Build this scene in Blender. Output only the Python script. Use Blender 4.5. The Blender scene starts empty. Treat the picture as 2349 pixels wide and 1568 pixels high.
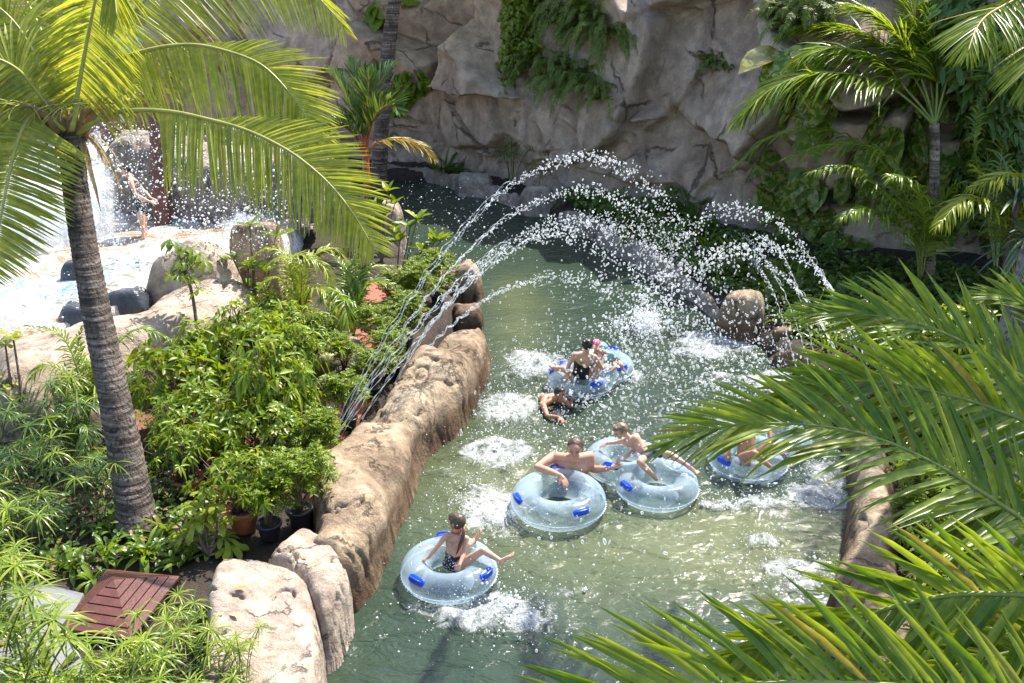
import bpy, math, random
import numpy as np
from mathutils import Vector, Matrix
from mathutils.bvhtree import BVHTree

RN = random.Random(11)
NR = np.random.default_rng(11)
SC = bpy.context.scene
COL = SC.collection
# ---------------------------------------------------------------- camera model (used to survey the place from the photograph)
F, CX, CY, CH = 2300.0, 1174.5, 784.0, 6.9
PT = math.radians(22)
CAM = np.array([0, 0, CH])
FW = np.array([0, math.cos(PT), -math.sin(PT)])
UP = np.array([0, math.sin(PT), math.cos(PT)])
RT = np.array([1.0, 0, 0])
Z = np.array([0, 0, 1.0])


def ray(px, py):
    return FW + RT * ((px - CX) / F) + UP * ((CY - py) / F)


def P(px, py, d):
    return CAM + ray(px, py) * d


def W(px, py, z=0.0):
    r = ray(px, py)
    return CAM + r * ((z - CH) / r[2])


def dep(p):
    return float(np.dot(np.asarray(p) - CAM, FW))


def nrm(v):
    v = np.asarray(v, float)
    return v / np.maximum(np.linalg.norm(v, axis=-1, keepdims=True), 1e-9)


# ---------------------------------------------------------------- noise
def _hash(i, j, k, s):
    h = (i * 374761393 + j * 668265263 + k * 1274126177 + s * 974711) & 0xFFFFFFFF
    h = ((h ^ (h >> 13)) * 1274126177) & 0xFFFFFFFF
    h = (h ^ (h >> 16)) & 0xFFFFFFFF
    return h / 4294967295.0


def vnoise(p, s=0):
    p = np.asarray(p, float)
    f = np.floor(p).astype(np.int64)
    t = p - f
    t = t * t * (3 - 2 * t)
    r = 0
    for a in (0, 1):
        wa = t[:, 0] if a else 1 - t[:, 0]
        for b in (0, 1):
            wb = t[:, 1] if b else 1 - t[:, 1]
            for c in (0, 1):
                wc = t[:, 2] if c else 1 - t[:, 2]
                r = r + wa * wb * wc * _hash(f[:, 0] + a, f[:, 1] + b, f[:, 2] + c, s)
    return r * 2 - 1


def fbm(p, o=4, s=0, g=.5):
    r, a, m = 0, 1.0, 0
    p = np.asarray(p, float)
    for i in range(o):
        r = r + a * vnoise(p, s + i * 17)
        m += a
        a *= g
        p = p * 2.03 + 5.1
    return r / m


# ---------------------------------------------------------------- mesh building
class MB:
    def __init__(s):
        s.v, s.q, s.t, s.n = [], [], [], 0

    def add(s, v, f):
        v = np.asarray(v, float).reshape(-1, 3)
        f = np.asarray(f, np.int64)
        if len(v) == 0 or len(f) == 0:
            return
        (s.q if f.shape[1] == 4 else s.t).append(f + s.n)
        s.v.append(v)
        s.n += len(v)

    def grid(s, g, closed=False, cap=False):
        g = np.asarray(g, float)
        r, c = g.shape[:2]
        i = np.arange(r * c).reshape(r, c)
        if closed:
            i = np.concatenate([i, i[:, :1]], 1)
        f = np.stack([i[:-1, :-1], i[:-1, 1:], i[1:, 1:], i[1:, :-1]], -1).reshape(-1, 4)
        b = s.n
        s.add(g.reshape(-1, 3), f)
        if cap:
            for row, fl in ((0, 1), (r - 1, 0)):
                k = np.arange(1, c - 1)
                o = np.full_like(k, row * c)
                t = np.stack([o, row * c + k, row * c + k + 1], 1)
                if fl:
                    t = t[:, ::-1]
                s.t.append(t + b)

    def tube(s, pts, rad, n=7, cap=True):
        pts = np.asarray(pts, float)
        m = len(pts)
        rad = np.broadcast_to(np.asarray(rad, float), (m,))
        T = nrm(np.gradient(pts, axis=0))
        u = np.array([0, 0, 1.0]) if abs(T[0][2]) < .9 else np.array([1.0, 0, 0])
        g = []
        a = np.linspace(0, 2 * np.pi, n, endpoint=False)
        for i in range(m):
            x = nrm(np.cross(T[i], u))
            u = nrm(np.cross(x, T[i]))
            g.append(pts[i] + rad[i] * (np.cos(a)[:, None] * x + np.sin(a)[:, None] * u))
        s.grid(np.array(g)[:, ::-1], True, cap)

    def lathe(s, prof, c, n=20, axis=None):
        a = np.linspace(0, 2 * np.pi, n, endpoint=False)
        pr = np.asarray(prof, float)
        g = np.zeros((len(pr), n, 3))
        g[..., 0] = pr[:, :1] * np.cos(a)
        g[..., 1] = pr[:, :1] * np.sin(a)
        g[..., 2] = pr[:, 1:2]
        s.grid(g + np.asarray(c, float), True)

    def box(s, c, sz, M=None):
        v = np.array([[x, y, z] for x in (-.5, .5) for y in (-.5, .5) for z in (-.5, .5)]) * np.asarray(sz)
        if M is not None:
            v = v @ np.asarray(M)
        s.add(v + np.asarray(c), [[0, 1, 3, 2], [4, 6, 7, 5], [0, 4, 5, 1], [2, 3, 7, 6], [0, 2, 6, 4], [1, 5, 7, 3]])

    def ball(s, c, r, n=8, m=6):
        th = np.linspace(0, np.pi, m)
        a = np.linspace(0, 2 * np.pi, n, endpoint=False)
        g = np.stack([np.sin(th)[:, None] * np.cos(a), np.sin(th)[:, None] * np.sin(a), np.cos(th)[:, None] * np.ones(n)], -1)
        s.grid((g * np.asarray(r))[::-1] + np.asarray(c), True)

    def mesh(s, name, smooth=True):
        me = bpy.data.meshes.new(name)
        if not s.n:
            return me
        v = np.concatenate(s.v)
        me.vertices.add(len(v))
        me.vertices.foreach_set('co', v.astype(np.float32).ravel())
        q = np.concatenate(s.q) if s.q else np.zeros((0, 4), int)
        t = np.concatenate(s.t) if s.t else np.zeros((0, 3), int)
        L = np.concatenate([q.ravel(), t.ravel()]).astype(np.int32)
        st = np.concatenate([np.arange(len(q)) * 4, len(q) * 4 + np.arange(len(t)) * 3]).astype(np.int32)
        me.loops.add(len(L))
        me.loops.foreach_set('vertex_index', L)
        me.polygons.add(len(st))
        me.polygons.foreach_set('loop_start', st)
        me.polygons.foreach_set('use_smooth', np.full(len(st), smooth))
        me.update(calc_edges=True)
        return me

    def build(s, name, mat, parent=None, smooth=True, origin=None):
        if origin is not None and parent is None:
            s.v = [a - np.asarray(origin) for a in s.v]
        o = bpy.data.objects.new(name, s.mesh(name, smooth))
        if mat is not None:
            o.data.materials.append(mat)
        COL.objects.link(o)
        if parent is not None:
            o.parent = parent
            o.matrix_parent_inverse.identity()
            if parent.get('_o') is not None:
                po = np.array(parent['_o'])
                o.data.transform(Matrix.Translation(Vector(-po)))
                o['_o'] = list(map(float, po))
        elif origin is not None:
            o.location = origin
            o['_o'] = list(map(float, origin))
        return o


def tag(o, label=None, cat=None, group=None, kind=None):
    for k, v in (('label', label), ('category', cat), ('group', group), ('kind', kind)):
        if v:
            o[k] = v
    return o


def thing(name, label, cat, loc, group=None):
    o = bpy.data.objects.new(name, None)
    COL.objects.link(o)
    o.location = loc
    o.empty_display_size = .2
    o['_o'] = [float(x) for x in loc]
    return tag(o, label, cat, group)


def copy_tree(o, parent=None):
    c = o.copy()
    COL.objects.link(c)
    if parent is not None:
        c.parent = parent
    for ch in list(o.children):
        copy_tree(ch, c)
    return c


# ---------------------------------------------------------------- materials
def node_mat(name):
    m = bpy.data.materials.new(name)
    m.use_nodes = True
    nt = m.node_tree
    return m, nt, nt.nodes.get('Principled BSDF'), nt.nodes.get('Material Output')


def N(nt, t, **kw):
    n = nt.nodes.new(t)
    for k, v in kw.items():
        if hasattr(n, k) and k not in n.inputs:
            setattr(n, k, v)
        else:
            n.inputs[k].default_value = v
    return n


def ramp(nt, stops, fac=None):
    r = nt.nodes.new('ShaderNodeValToRGB')
    e = r.color_ramp.elements
    while len(e) < len(stops):
        e.new(.5)
    for k, (p, c) in zip(e, stops):
        k.position = p
        k.color = (*c, 1) if len(c) == 3 else c
    if fac is not None:
        nt.links.new(fac, r.inputs[0])
    return r


def mixc(nt, fac, a, b, bt='MIX'):
    m = nt.nodes.new('ShaderNodeMix')
    m.data_type = 'RGBA'
    m.blend_type = bt
    for i, x in ((0, fac), (6, a), (7, b)):
        if isinstance(x, bpy.types.NodeSocket):
            nt.links.new(x, m.inputs[i])
        elif i == 0:
            m.inputs[0].default_value = x
        else:
            m.inputs[i].default_value = (*x, 1)
    return m.outputs[2]


def simple(name, col, rough=.5, var=.12, scale=6, bump=0.0, spec=.5, metallic=0):
    m, nt, b, out = node_mat(name)
    g = N(nt, 'ShaderNodeNewGeometry')
    n = N(nt, 'ShaderNodeTexNoise', Scale=scale, Detail=6.0, Roughness=.6)
    nt.links.new(g.outputs['Position'], n.inputs['Vector'])
    c = np.array(col)
    r = ramp(nt, [(.3, tuple(c * (1 - var))), (.7, tuple(np.minimum(c * (1 + var), 1)))], n.outputs[0])
    nt.links.new(r.outputs[0], b.inputs['Base Color'])
    b.inputs['Roughness'].default_value = rough
    b.inputs['Specular IOR Level'].default_value = spec
    b.inputs['Metallic'].default_value = metallic
    if bump:
        bp = N(nt, 'ShaderNodeBump', Strength=1.0, Distance=bump)
        n2 = N(nt, 'ShaderNodeTexNoise', Scale=scale * 5, Detail=6.0)
        nt.links.new(g.outputs['Position'], n2.inputs['Vector'])
        nt.links.new(n2.outputs[0], bp.inputs['Height'])
        nt.links.new(bp.outputs[0], b.inputs['Normal'])
    return m


def rock_mat(name, c1, c2, c3, scale=1.0, crack=.5, streak=0.0, bump=.03, wet=0):
    """c1 dark, c2 mid, c3 light; cracks and pitted relief as bump, stains with shapes of their own"""
    m, nt, b, out = node_mat(name)
    L = nt.links.new
    g = N(nt, 'ShaderNodeNewGeometry')
    pos = g.outputs['Position']
    big = N(nt, 'ShaderNodeTexNoise', Scale=.9 * scale, Detail=5.0, Roughness=.6)
    mid = N(nt, 'ShaderNodeTexNoise', Scale=4.5 * scale, Detail=8.0, Roughness=.65)
    fine = N(nt, 'ShaderNodeTexNoise', Scale=45.0 * scale, Detail=6.0, Roughness=.7)
    for n in (big, mid, fine):
        L(pos, n.inputs['Vector'])
    r = ramp(nt, [(.32, c1), (.5, c2), (.68, c3)], big.outputs[0])
    r2 = ramp(nt, [(.35, (.62, .6, .58)), (.62, (1.12, 1.1, 1.06))], mid.outputs[0])
    col = mixc(nt, 1.0, r.outputs[0], r2.outputs[0], 'MULTIPLY')
    if streak:
        mp = N(nt, 'ShaderNodeMapping')
        mp.inputs['Scale'].default_value = (1.6, 1.6, .16)
        L(pos, mp.inputs['Vector'])
        st = N(nt, 'ShaderNodeTexNoise', Scale=1.0, Detail=5.0, Roughness=.6)
        L(mp.outputs[0], st.inputs['Vector'])
        sr = ramp(nt, [(.5, (0, 0, 0)), (.68, (1, 1, 1))], st.outputs[0])
        mm = N(nt, 'ShaderNodeMath', operation='MULTIPLY')
        L(sr.outputs[0], mm.inputs[0])
        mm.inputs[1].default_value = streak
        col = mixc(nt, mm.outputs[0], col, tuple(np.array(c1) * .55))
    if wet:
        sx = N(nt, 'ShaderNodeSeparateXYZ')
        L(pos, sx.inputs[0])
        wa = N(nt, 'ShaderNodeMath', operation='MULTIPLY_ADD')
        L(big.outputs[0], wa.inputs[0])
        wa.inputs[1].default_value = -1.1
        L(sx.outputs[2], wa.inputs[2])
        wr = N(nt, 'ShaderNodeMapRange')
        wr.inputs['From Min'].default_value = wet - .5
        wr.inputs['From Max'].default_value = wet - .75
        L(wa.outputs[0], wr.inputs['Value'])
        col = mixc(nt, wr.outputs[0], col, (.42, .36, .32), 'MULTIPLY')
    fr = ramp(nt, [(.3, (.7, .7, .7)), (.6, (1.06, 1.06, 1.06))], fine.outputs[0])
    col = mixc(nt, .8, col, fr.outputs[0], 'MULTIPLY')
    # cracks
    wp = N(nt, 'ShaderNodeVectorMath', operation='MULTIPLY_ADD')
    L(mid.outputs['Color'], wp.inputs[0])
    wp.inputs[1].default_value = (.5, .5, .5)
    L(pos, wp.inputs[2])
    vo = N(nt, 'ShaderNodeTexVoronoi', feature='DISTANCE_TO_EDGE', Scale=1.1 * scale)
    L(wp.outputs[0], vo.inputs['Vector'])
    cr = ramp(nt, [(0, (0, 0, 0)), (.025, (1, 1, 1))], vo.outputs['Distance'])
    inv = N(nt, 'ShaderNodeMath', operation='MULTIPLY_ADD')
    L(cr.outputs[0], inv.inputs[0])
    inv.inputs[1].default_value = -crack
    inv.inputs[2].default_value = crack
    # only some of the cracks
    bg = N(nt, 'ShaderNodeTexNoise', Scale=2.3 * scale, Detail=2.0)
    L(pos, bg.inputs['Vector'])
    bgr = ramp(nt, [(.47, (0, 0, 0)), (.58, (1, 1, 1))], bg.outputs[0])
    cm = N(nt, 'ShaderNodeMath', operation='MULTIPLY')
    L(inv.outputs[0], cm.inputs[0])
    L(bgr.outputs[0], cm.inputs[1])
    col = mixc(nt, cm.outputs[0], col, tuple(np.array(c1) * .3))
    L(col, b.inputs['Base Color'])
    b.inputs['Roughness'].default_value = .85
    b.inputs['Specular IOR Level'].default_value = .25
    h = N(nt, 'ShaderNodeMath', operation='MULTIPLY_ADD')
    L(mid.outputs[0], h.inputs[0])
    h.inputs[1].default_value = 1.6
    h2 = N(nt, 'ShaderNodeMath', operation='MULTIPLY_ADD')
    L(fine.outputs[0], h2.inputs[0])
    h2.inputs[1].default_value = .35
    h3 = N(nt, 'ShaderNodeMath', operation='MULTIPLY')
    L(cm.outputs[0], h3.inputs[0])
    h3.inputs[1].default_value = -1.2
    L(h3.outputs[0], h2.inputs[2])
    L(h2.outputs[0], h.inputs[2])
    bp = N(nt, 'ShaderNodeBump', Strength=.9, Distance=bump)
    L(h.outputs[0], bp.inputs['Height'])
    L(bp.outputs[0], b.inputs['Normal'])
    return m


def leaf_mat(name, a, b_, trans=.45, tcol=None, rough=.38, spots=None, gloss=.5):
    """leaf blade: two hues picked per leaf, light shining through"""
    m, nt, b, out = node_mat(name)
    L = nt.links.new
    g = N(nt, 'ShaderNodeNewGeometry')
    aa, bb = np.array(a), np.array(b_)
    r = ramp(nt, [(0, a), (.93, b_), (.955, tuple(bb * .6 + np.array([.26, .2, .07]) * .7)), (1, tuple(aa * .5 + np.array([.2, .12, .05])))], g.outputs['Random Per Island'])
    n = N(nt, 'ShaderNodeTexNoise', Scale=14.0, Detail=3.0)
    L(g.outputs['Position'], n.inputs['Vector'])
    r2 = ramp(nt, [(.3, (.75, .78, .7)), (.7, (1.15, 1.12, 1.1))], n.outputs[0])
    col = mixc(nt, 1.0, r.outputs[0], r2.outputs[0], 'MULTIPLY')
    if spots:
        n3 = N(nt, 'ShaderNodeTexNoise', Scale=spots[1], Detail=3.0, Distortion=.6)
        L(g.outputs['Position'], n3.inputs['Vector'])
        r3 = ramp(nt, [(.5, (0, 0, 0)), (.57, (1, 1, 1))], n3.outputs[0])
        col = mixc(nt, r3.outputs[0], col, spots[0])
    L(col, b.inputs['Base Color'])
    b.inputs['Roughness'].default_value = rough
    b.inputs['Specular IOR Level'].default_value = gloss
    tr = N(nt, 'ShaderNodeBsdfTranslucent')
    t = tcol or (1.6, 1.35, .55)
    tc = mixc(nt, 1.0, col, t, 'MULTIPLY')
    L(tc, tr.inputs['Color'])
    mx = N(nt, 'ShaderNodeMixShader')
    mx.inputs[0].default_value = trans
    L(b.outputs[0], mx.inputs[1])
    L(tr.outputs[0], mx.inputs[2])
    L(mx.outputs[0], out.inputs['Surface'])
    return m


# ---------------------------------------------------------------- foliage
def strip_template(rows, widths, fold=0.0):
    """blade along x in 0..1, y = half widths; three columns when folded"""
    v, f = [], []
    if fold:
        for x, w in zip(rows, widths):
            v += [(x, -w * .5, fold * w * .5), (x, 0, 0), (x, w * .5, fold * w * .5)]
        for i in range(len(rows) - 1):
            a = i * 3
            f += [(a, a + 1, a + 4, a + 3), (a + 1, a + 2, a + 5, a + 4)]
    else:
        for x, w in zip(rows, widths):
            v += [(x, -w * .5, 0), (x, w * .5, 0)]
        for i in range(len(rows) - 1):
            a = i * 2
            f += [(a, a + 1, a + 3, a + 2)]
    return np.array(v), np.array(f)


T_BLADE = strip_template([0, .12, .4, .75, 1], [.35, .9, 1, .7, .05], .5)
T_THIN = strip_template([0, .3, .65, 1], [.5, 1, .8, .05])
T_LONG = strip_template([0, .2, .4, .6, .8, 1], [.6, .9, 1, .95, .7, .05], .35)
T_LEAF = strip_template([0, .2, .5, .8, 1], [.05, .75, 1, .6, .03], .35)
T_SMALL = strip_template([0, .4, 1], [.15, 1, .08], .3)
T_ROUND = strip_template([0, .05, .25, .55, .8, 1], [.3, .8, 1, .95, .6, .03], .22)


def leaves(mb, tm, O, D, NN, Ln, Wd, droop=0.0, curl=None):
    """many leaves at once: O roots, D directions, NN rough normals, lengths, widths, droop downwards at the tip"""
    V, Fc = tm
    O = np.asarray(O, float).reshape(-1, 3)
    n = len(O)
    if n == 0:
        return
    D = nrm(np.broadcast_to(D, (n, 3)))
    S = nrm(np.cross(np.broadcast_to(NN, (n, 3)), D))
    M = np.cross(D, S)
    Ln = np.broadcast_to(np.asarray(Ln, float), (n,))[:, None, None]
    Wd = np.broadcast_to(np.asarray(Wd, float), (n,))[:, None, None]
    dr = np.broadcast_to(np.asarray(droop, float), (n,))[:, None, None]
    x = V[None, :, :1]
    y = V[None, :, 1:2]
    z = V[None, :, 2:3]
    v = O[:, None] + D[:, None] * x * Ln + S[:, None] * y * Wd + M[:, None] * z * Wd
    v = v - Z * dr * Ln * x ** 2 - D[:, None] * (dr ** 2) * .35 * Ln * x ** 2 * np.sign(dr)
    f = (Fc[None] + (np.arange(n) * len(V))[:, None, None]).reshape(-1, Fc.shape[1])
    mb.add(v.reshape(-1, 3), f)


def spline(pts, n):
    """Catmull-Rom through the points, n samples evenly spaced in length"""
    p = np.asarray(pts, float)
    p = np.concatenate([[2 * p[0] - p[1]], p, [2 * p[-1] - p[-2]]])
    o = []
    for i in range(1, len(p) - 2):
        t = np.linspace(0, 1, 16, endpoint=False)[:, None]
        a, b, c, d = p[i - 1], p[i], p[i + 1], p[i + 2]
        o.append(.5 * ((2 * b) + (c - a) * t + (2 * a - 5 * b + 4 * c - d) * t ** 2 + (3 * b - a - 3 * c + d) * t ** 3))
    o = np.concatenate(o + [p[-2:-1]])
    s = np.concatenate([[0], np.cumsum(np.linalg.norm(np.diff(o, axis=0), axis=1))])
    q = np.linspace(0, s[-1], n)
    return np.stack([np.interp(q, s, o[:, k]) for k in range(3)], 1)


def lerp(x, xs, ys):
    return np.interp(x, xs, ys)


def frond(mbl, mbr, pts, n=60, ll=.6, lw=.04, hint=Z, start=.12, a0=75, a1=22, droop=.3, lift=.25, rr=.02,
          prof=((0, .55), (.25, 1), (.6, .95), (.85, .6), (1, .25)), jit=.12, tm=T_BLADE, hang=0.0, sides=(1, -1), roll=0.0, start2=None):
    """pinnate palm frond: a tapering rachis with two ranks of leaflets"""
    c = spline(pts, 40)
    mbr.tube(c, np.linspace(rr, rr * .18, 40), 6)
    T = nrm(np.gradient(c, axis=0))
    t = np.linspace(start, .995, n)
    ci = t * 39
    k = np.minimum(ci.astype(int), 38)
    fr = (ci - k)[:, None]
    pos = c[k] * (1 - fr) + c[k + 1] * fr
    tan = nrm(T[k] * (1 - fr) + T[k + 1] * fr)
    S = nrm(np.cross(tan, np.broadcast_to(hint, tan.shape)))
    M = np.cross(S, tan)
    if roll:
        S, M = S * math.cos(roll) + M * math.sin(roll), M * math.cos(roll) - S * math.sin(roll)
    for sg in sides:
        a = np.radians(lerp(t, [0, 1], [a0, a1])) + NR.normal(0, jit, n)
        li = lift + NR.normal(0, jit, n)
        hg = hang if np.isscalar(hang) else hang[0 if sg > 0 else 1]
        d = tan * np.cos(a)[:, None] + sg * S * np.sin(a)[:, None] + M * li[:, None] - Z * hg
        L_ = ll * lerp(t, *zip(*prof)) * NR.uniform(.88, 1.08, n)
        if start2 and sg < 0:
            L_ = L_ * np.clip((t - start2) / .2, .02, 1)
        nn = M + sg * S * -.5 + NR.normal(0, .2, (n, 3))
        leaves(mbl, tm, pos, d, nn, L_, lw * NR.uniform(.8, 1.15, n) * lerp(t, [0, .2, .8, 1], [.7, 1, .9, .5]), droop * NR.uniform(.6, 1.3, n))


def arc(base, az, length, elev, bend, n=7):
    """a curve that leaves base at elevation elev towards azimuth az and bends down by bend radians"""
    p = [np.asarray(base, float)]
    for i in range(n):
        e = elev - bend * (i / (n - 1))
        p.append(p[-1] + length / n * np.array([math.cos(az) * math.cos(e), math.sin(az) * math.cos(e), math.sin(e)]))
    return np.array(p)


def rdirs(n, zmin=-.2, zmax=1.0):
    z = NR.uniform(zmin, zmax, n)
    a = NR.uniform(0, 2 * np.pi, n)
    r = np.sqrt(np.maximum(1 - z * z, 0))
    return np.stack([r * np.cos(a), r * np.sin(a), z], 1)
# ================================================================ light and camera
sc = SC
w = bpy.data.worlds.new("World")
sc.world = w
w.use_nodes = True
nt = w.node_tree
sky = nt.nodes.new('ShaderNodeTexSky')
sky.sky_type = 'NISHITA'
sky.sun_disc = False
SUN_EL, SUN_AZ = math.radians(54), math.atan2(.58, .81)      # azimuth clockwise from +Y: the sun stands behind the cliff, to the right
sky.sun_elevation = SUN_EL
sky.sun_rotation = SUN_AZ
sky.air_density = 1.0
sky.dust_density = 1.5
bg = nt.nodes['Background']
nt.links.new(sky.outputs[0], bg.inputs[0])
bg.inputs[1].default_value = .15
sd = bpy.data.lights.new('sun', 'SUN')
sd.energy = 4.6
sd.angle = math.radians(.5)
sd.color = (1, .95, .86)
so = bpy.data.objects.new('sun', sd)
COL.objects.link(so)
sdir = Vector((math.sin(SUN_AZ) * math.cos(SUN_EL), math.cos(SUN_AZ) * math.cos(SUN_EL), math.sin(SUN_EL)))
so.rotation_euler = sdir.to_track_quat('Z', 'Y').to_euler()
so.location = (10, 20, 30)
cd = bpy.data.cameras.new('camera')
co = bpy.data.objects.new('camera', cd)
COL.objects.link(co)
co.location = (0, 0, CH)
co.rotation_euler = (math.radians(90) - PT, 0, 0)
cd.sensor_width = 36
cd.lens = 36 * F / 2349
cd.clip_end = 500
sc.camera = co
sc.view_settings.view_transform = 'Standard'
sc.view_settings.look = 'None'
sc.view_settings.exposure = 1.18
sc.view_settings.gamma = 1
sc.cycles.max_bounces = 8
sc.cycles.transparent_max_bounces = 24
sc.cycles.diffuse_bounces = 4
sc.cycles.caustics_reflective = False
sc.cycles.caustics_refractive = False
sc.cycles.sample_clamp_indirect = 6
sc.cycles.use_denoising = True


# ================================================================ rocks
def seg_dist(px, py, poly):
    a = poly
    b = np.roll(poly, -1, 0)
    d = np.full(px.shape, 1e9)
    ins = np.zeros(px.shape, bool)
    for (x0, y0), (x1, y1) in zip(a, b):
        dx, dy = x1 - x0, y1 - y0
        t = np.clip(((px - x0) * dx + (py - y0) * dy) / max(dx * dx + dy * dy, 1e-9), 0, 1)
        d = np.minimum(d, np.hypot(px - x0 - t * dx, py - y0 - t * dy))
        c = ((y0 > py) != (y1 > py)) & (px < (x1 - x0) * (py - y0) / (y1 - y0 + 1e-12) + x0)
        ins ^= c
    return np.where(ins, d, -d)


def poly_of(px, z=None):
    """outline surveyed from the photograph: (x, y) at height z, or (x, y, its own height)"""
    p = np.array([W(q[0], q[1], q[2] if len(q) > 2 else z)[:2] for q in px])
    c = spline(np.c_[np.vstack([p, p[:1]]), np.zeros(len(p) + 1)], len(p) * 6)[:-1, :2]
    return c


ROCKS = []


def heightfield(poly, z0, top, res, edge, amp, freq, seed, pw=2.2, under=0.0, groove=0.0):
    lo, hi = poly.min(0) - .02, poly.max(0) + .02
    nx, ny = int((hi[0] - lo[0]) / res) + 2, int((hi[1] - lo[1]) / res) + 2
    X, Y = np.meshgrid(np.linspace(lo[0], hi[0], nx), np.linspace(lo[1], hi[1], ny))
    q = np.stack([X, Y, X * 0], -1).reshape(-1, 3)
    wx = fbm(q * 1.7, 3, seed + 5).reshape(X.shape) * edge * .22
    d = seg_dist(X.ravel(), Y.ravel(), poly).reshape(X.shape) + wx * (1 if edge < .8 else .5)
    s = np.clip(d / edge, 0, 1)
    prof = (1 - (1 - s) ** pw) ** (1 / pw)
    tz = top(X, Y) if callable(top) else top
    tz = tz + fbm(q * freq * .5, 3, seed + 9).reshape(X.shape) * amp * 2
    zz = z0 + (tz - z0) * prof
    P3 = np.stack([X, Y, zz], -1)
    gx = np.gradient(P3, axis=1)
    gy = np.gradient(P3, axis=0)
    nn = nrm(np.cross(gx, gy))
    pf = P3.reshape(-1, 3)
    a = fbm(pf * freq, 5, seed)
    b = np.abs(fbm(pf * freq * 1.3 + 7, 3, seed + 3))
    disp = amp * a - amp * (.7 if groove else 1.5) * np.exp(-(b / .035) ** 2) * (fbm(pf * .9, 2, seed + 21) > 0)
    if groove:
        disp += groove * np.sin((pf[:, 2] * 9 + fbm(pf * 1.5, 2, seed + 31) * 4)) * (1 - s.ravel() * .7)
    if under:
        disp -= under * np.exp(-((pf[:, 2] - .22) / .2) ** 2) * np.clip(.55 + 1.6 * fbm(pf * [1.1, 1.1, .6], 3, seed + 40), 0, 1.3)
        disp += fbm(pf * 5.5, 4, seed + 50) * amp * .35
    disp = disp * np.clip(.35 + .9 * nn[..., 2].ravel(), .35, 1)
    P3 = P3 + nn * disp.reshape(X.shape)[..., None]
    keep = d > -res * 1.5
    i = np.arange(nx * ny).reshape(ny, nx)
    f = np.stack([i[:-1, :-1], i[:-1, 1:], i[1:, 1:], i[1:, :-1]], -1).reshape(-1, 4)
    kk = keep.ravel()
    f = f[kk[f].any(1)]
    mb = MB()
    used, inv = np.unique(f, return_inverse=True)
    mb.add(P3.reshape(-1, 3)[used], inv.reshape(-1, 4))
    return mb


def rock(name, label, cat, px, z, top, mat, z0=-.5, res=.035, edge=.3, amp=.05, freq=2.2, seed=1, pw=2.2, group=None, kind=None, groove=0.0, poly=None, under=0.0):
    poly = poly_of(px, z) if poly is None else poly
    mb = heightfield(poly, z0, top, res, edge, amp, freq, seed, pw, under=under, groove=groove)
    c = poly.mean(0)
    o = mb.build(name, mat, origin=(c[0], c[1], 0))
    tag(o, label, cat, group, kind)
    ROCKS.append(o)
    return o


def boulder(name, label, x0, x1, yb, yt, mat, zb=0.0, deep=.8, seed=1, pw=2.6, amp=.06, res=.035, edge=None, skew=0.0, group=None):
    """footprint from its left and right silhouette and the pixel row of its foot, height from the row of its top"""
    xm = (x0 + x1) / 2
    f = W(xm, yb, zb)
    d = dep(f)
    r = (x1 - x0) / 2 * d / F
    c = f + np.array([skew * r, r * deep, 0])
    top = P(xm, yt, dep(c))[2]
    a = np.linspace(0, 2 * np.pi, 40, endpoint=False)
    n_ = fbm(np.c_[np.cos(a) * 1.3, np.sin(a) * 1.3, a * 0 + seed], 3, seed)
    sq = (np.abs(np.cos(a)) ** 3 + np.abs(np.sin(a)) ** 3) ** (-1 / 3)
    k = (1 + .28 * n_) * sq
    poly = np.c_[c[0] + np.cos(a) * r * k, c[1] + np.sin(a) * r * deep * k]
    tx = NR.normal(0, .12, 2)
    tp = lambda X, Y: top - .04 + (X - c[0]) * tx[0] + (Y - c[1]) * tx[1]
    return rock(name, label, 'boulder' if 'boulder' in name else 'rock', None, 0, tp, mat, z0=zb - .4, res=res, edge=edge or r * .55, amp=amp, freq=2.4, seed=seed, pw=pw, group=group, poly=poly)


M_TAN = rock_mat('rock_tan', (.2, .14, .095), (.36, .27, .185), (.5, .41, .3), 1.1, .55, bump=.05, wet=.52)
M_BROWN = rock_mat('rock_brown', (.13, .085, .055), (.26, .18, .115), (.4, .29, .19), 1.2, .55, streak=.35, bump=.05)
M_PALE = rock_mat('rock_pale', (.3, .235, .185), (.47, .38, .31), (.6, .5, .415), 1.0, .5, bump=.05)
M_GREY = rock_mat('rock_grey', (.19, .16, .135), (.32, .27, .23), (.42, .37, .32), 1.3, .5, bump=.04)
M_CLIFF = rock_mat('cliff_rock', (.35, .265, .205), (.47, .37, .295), (.55, .45, .365), .5, .85, streak=.55, bump=.045)
M_WET = simple('wet_rock', (.05, .055, .065), .18, .4, 5, .02)
M_SOIL = simple('soil', (.035, .024, .016), .9, .5, 7, .03)

# ---- ground: one wide sheet under everything, beds of soil on both banks
mb = MB()
g = np.stack(np.meshgrid(np.linspace(-70, 70, 30), np.linspace(-30, 110, 30)), -1)
mb.grid(np.concatenate([g, np.full(g.shape[:2] + (1,), -.9)], -1))
tag(mb.build('ground', M_SOIL), kind='structure')


def bed(name, pts, z, mat, seed, amp=.05, res=.12, kind='structure', edge=.25):
    poly = np.asarray(pts)
    o = heightfield(poly, -.6, z, res, edge, amp, 1.1, seed).build(name, mat)
    ROCKS.append(o)
    return tag(o, kind=kind)


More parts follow.
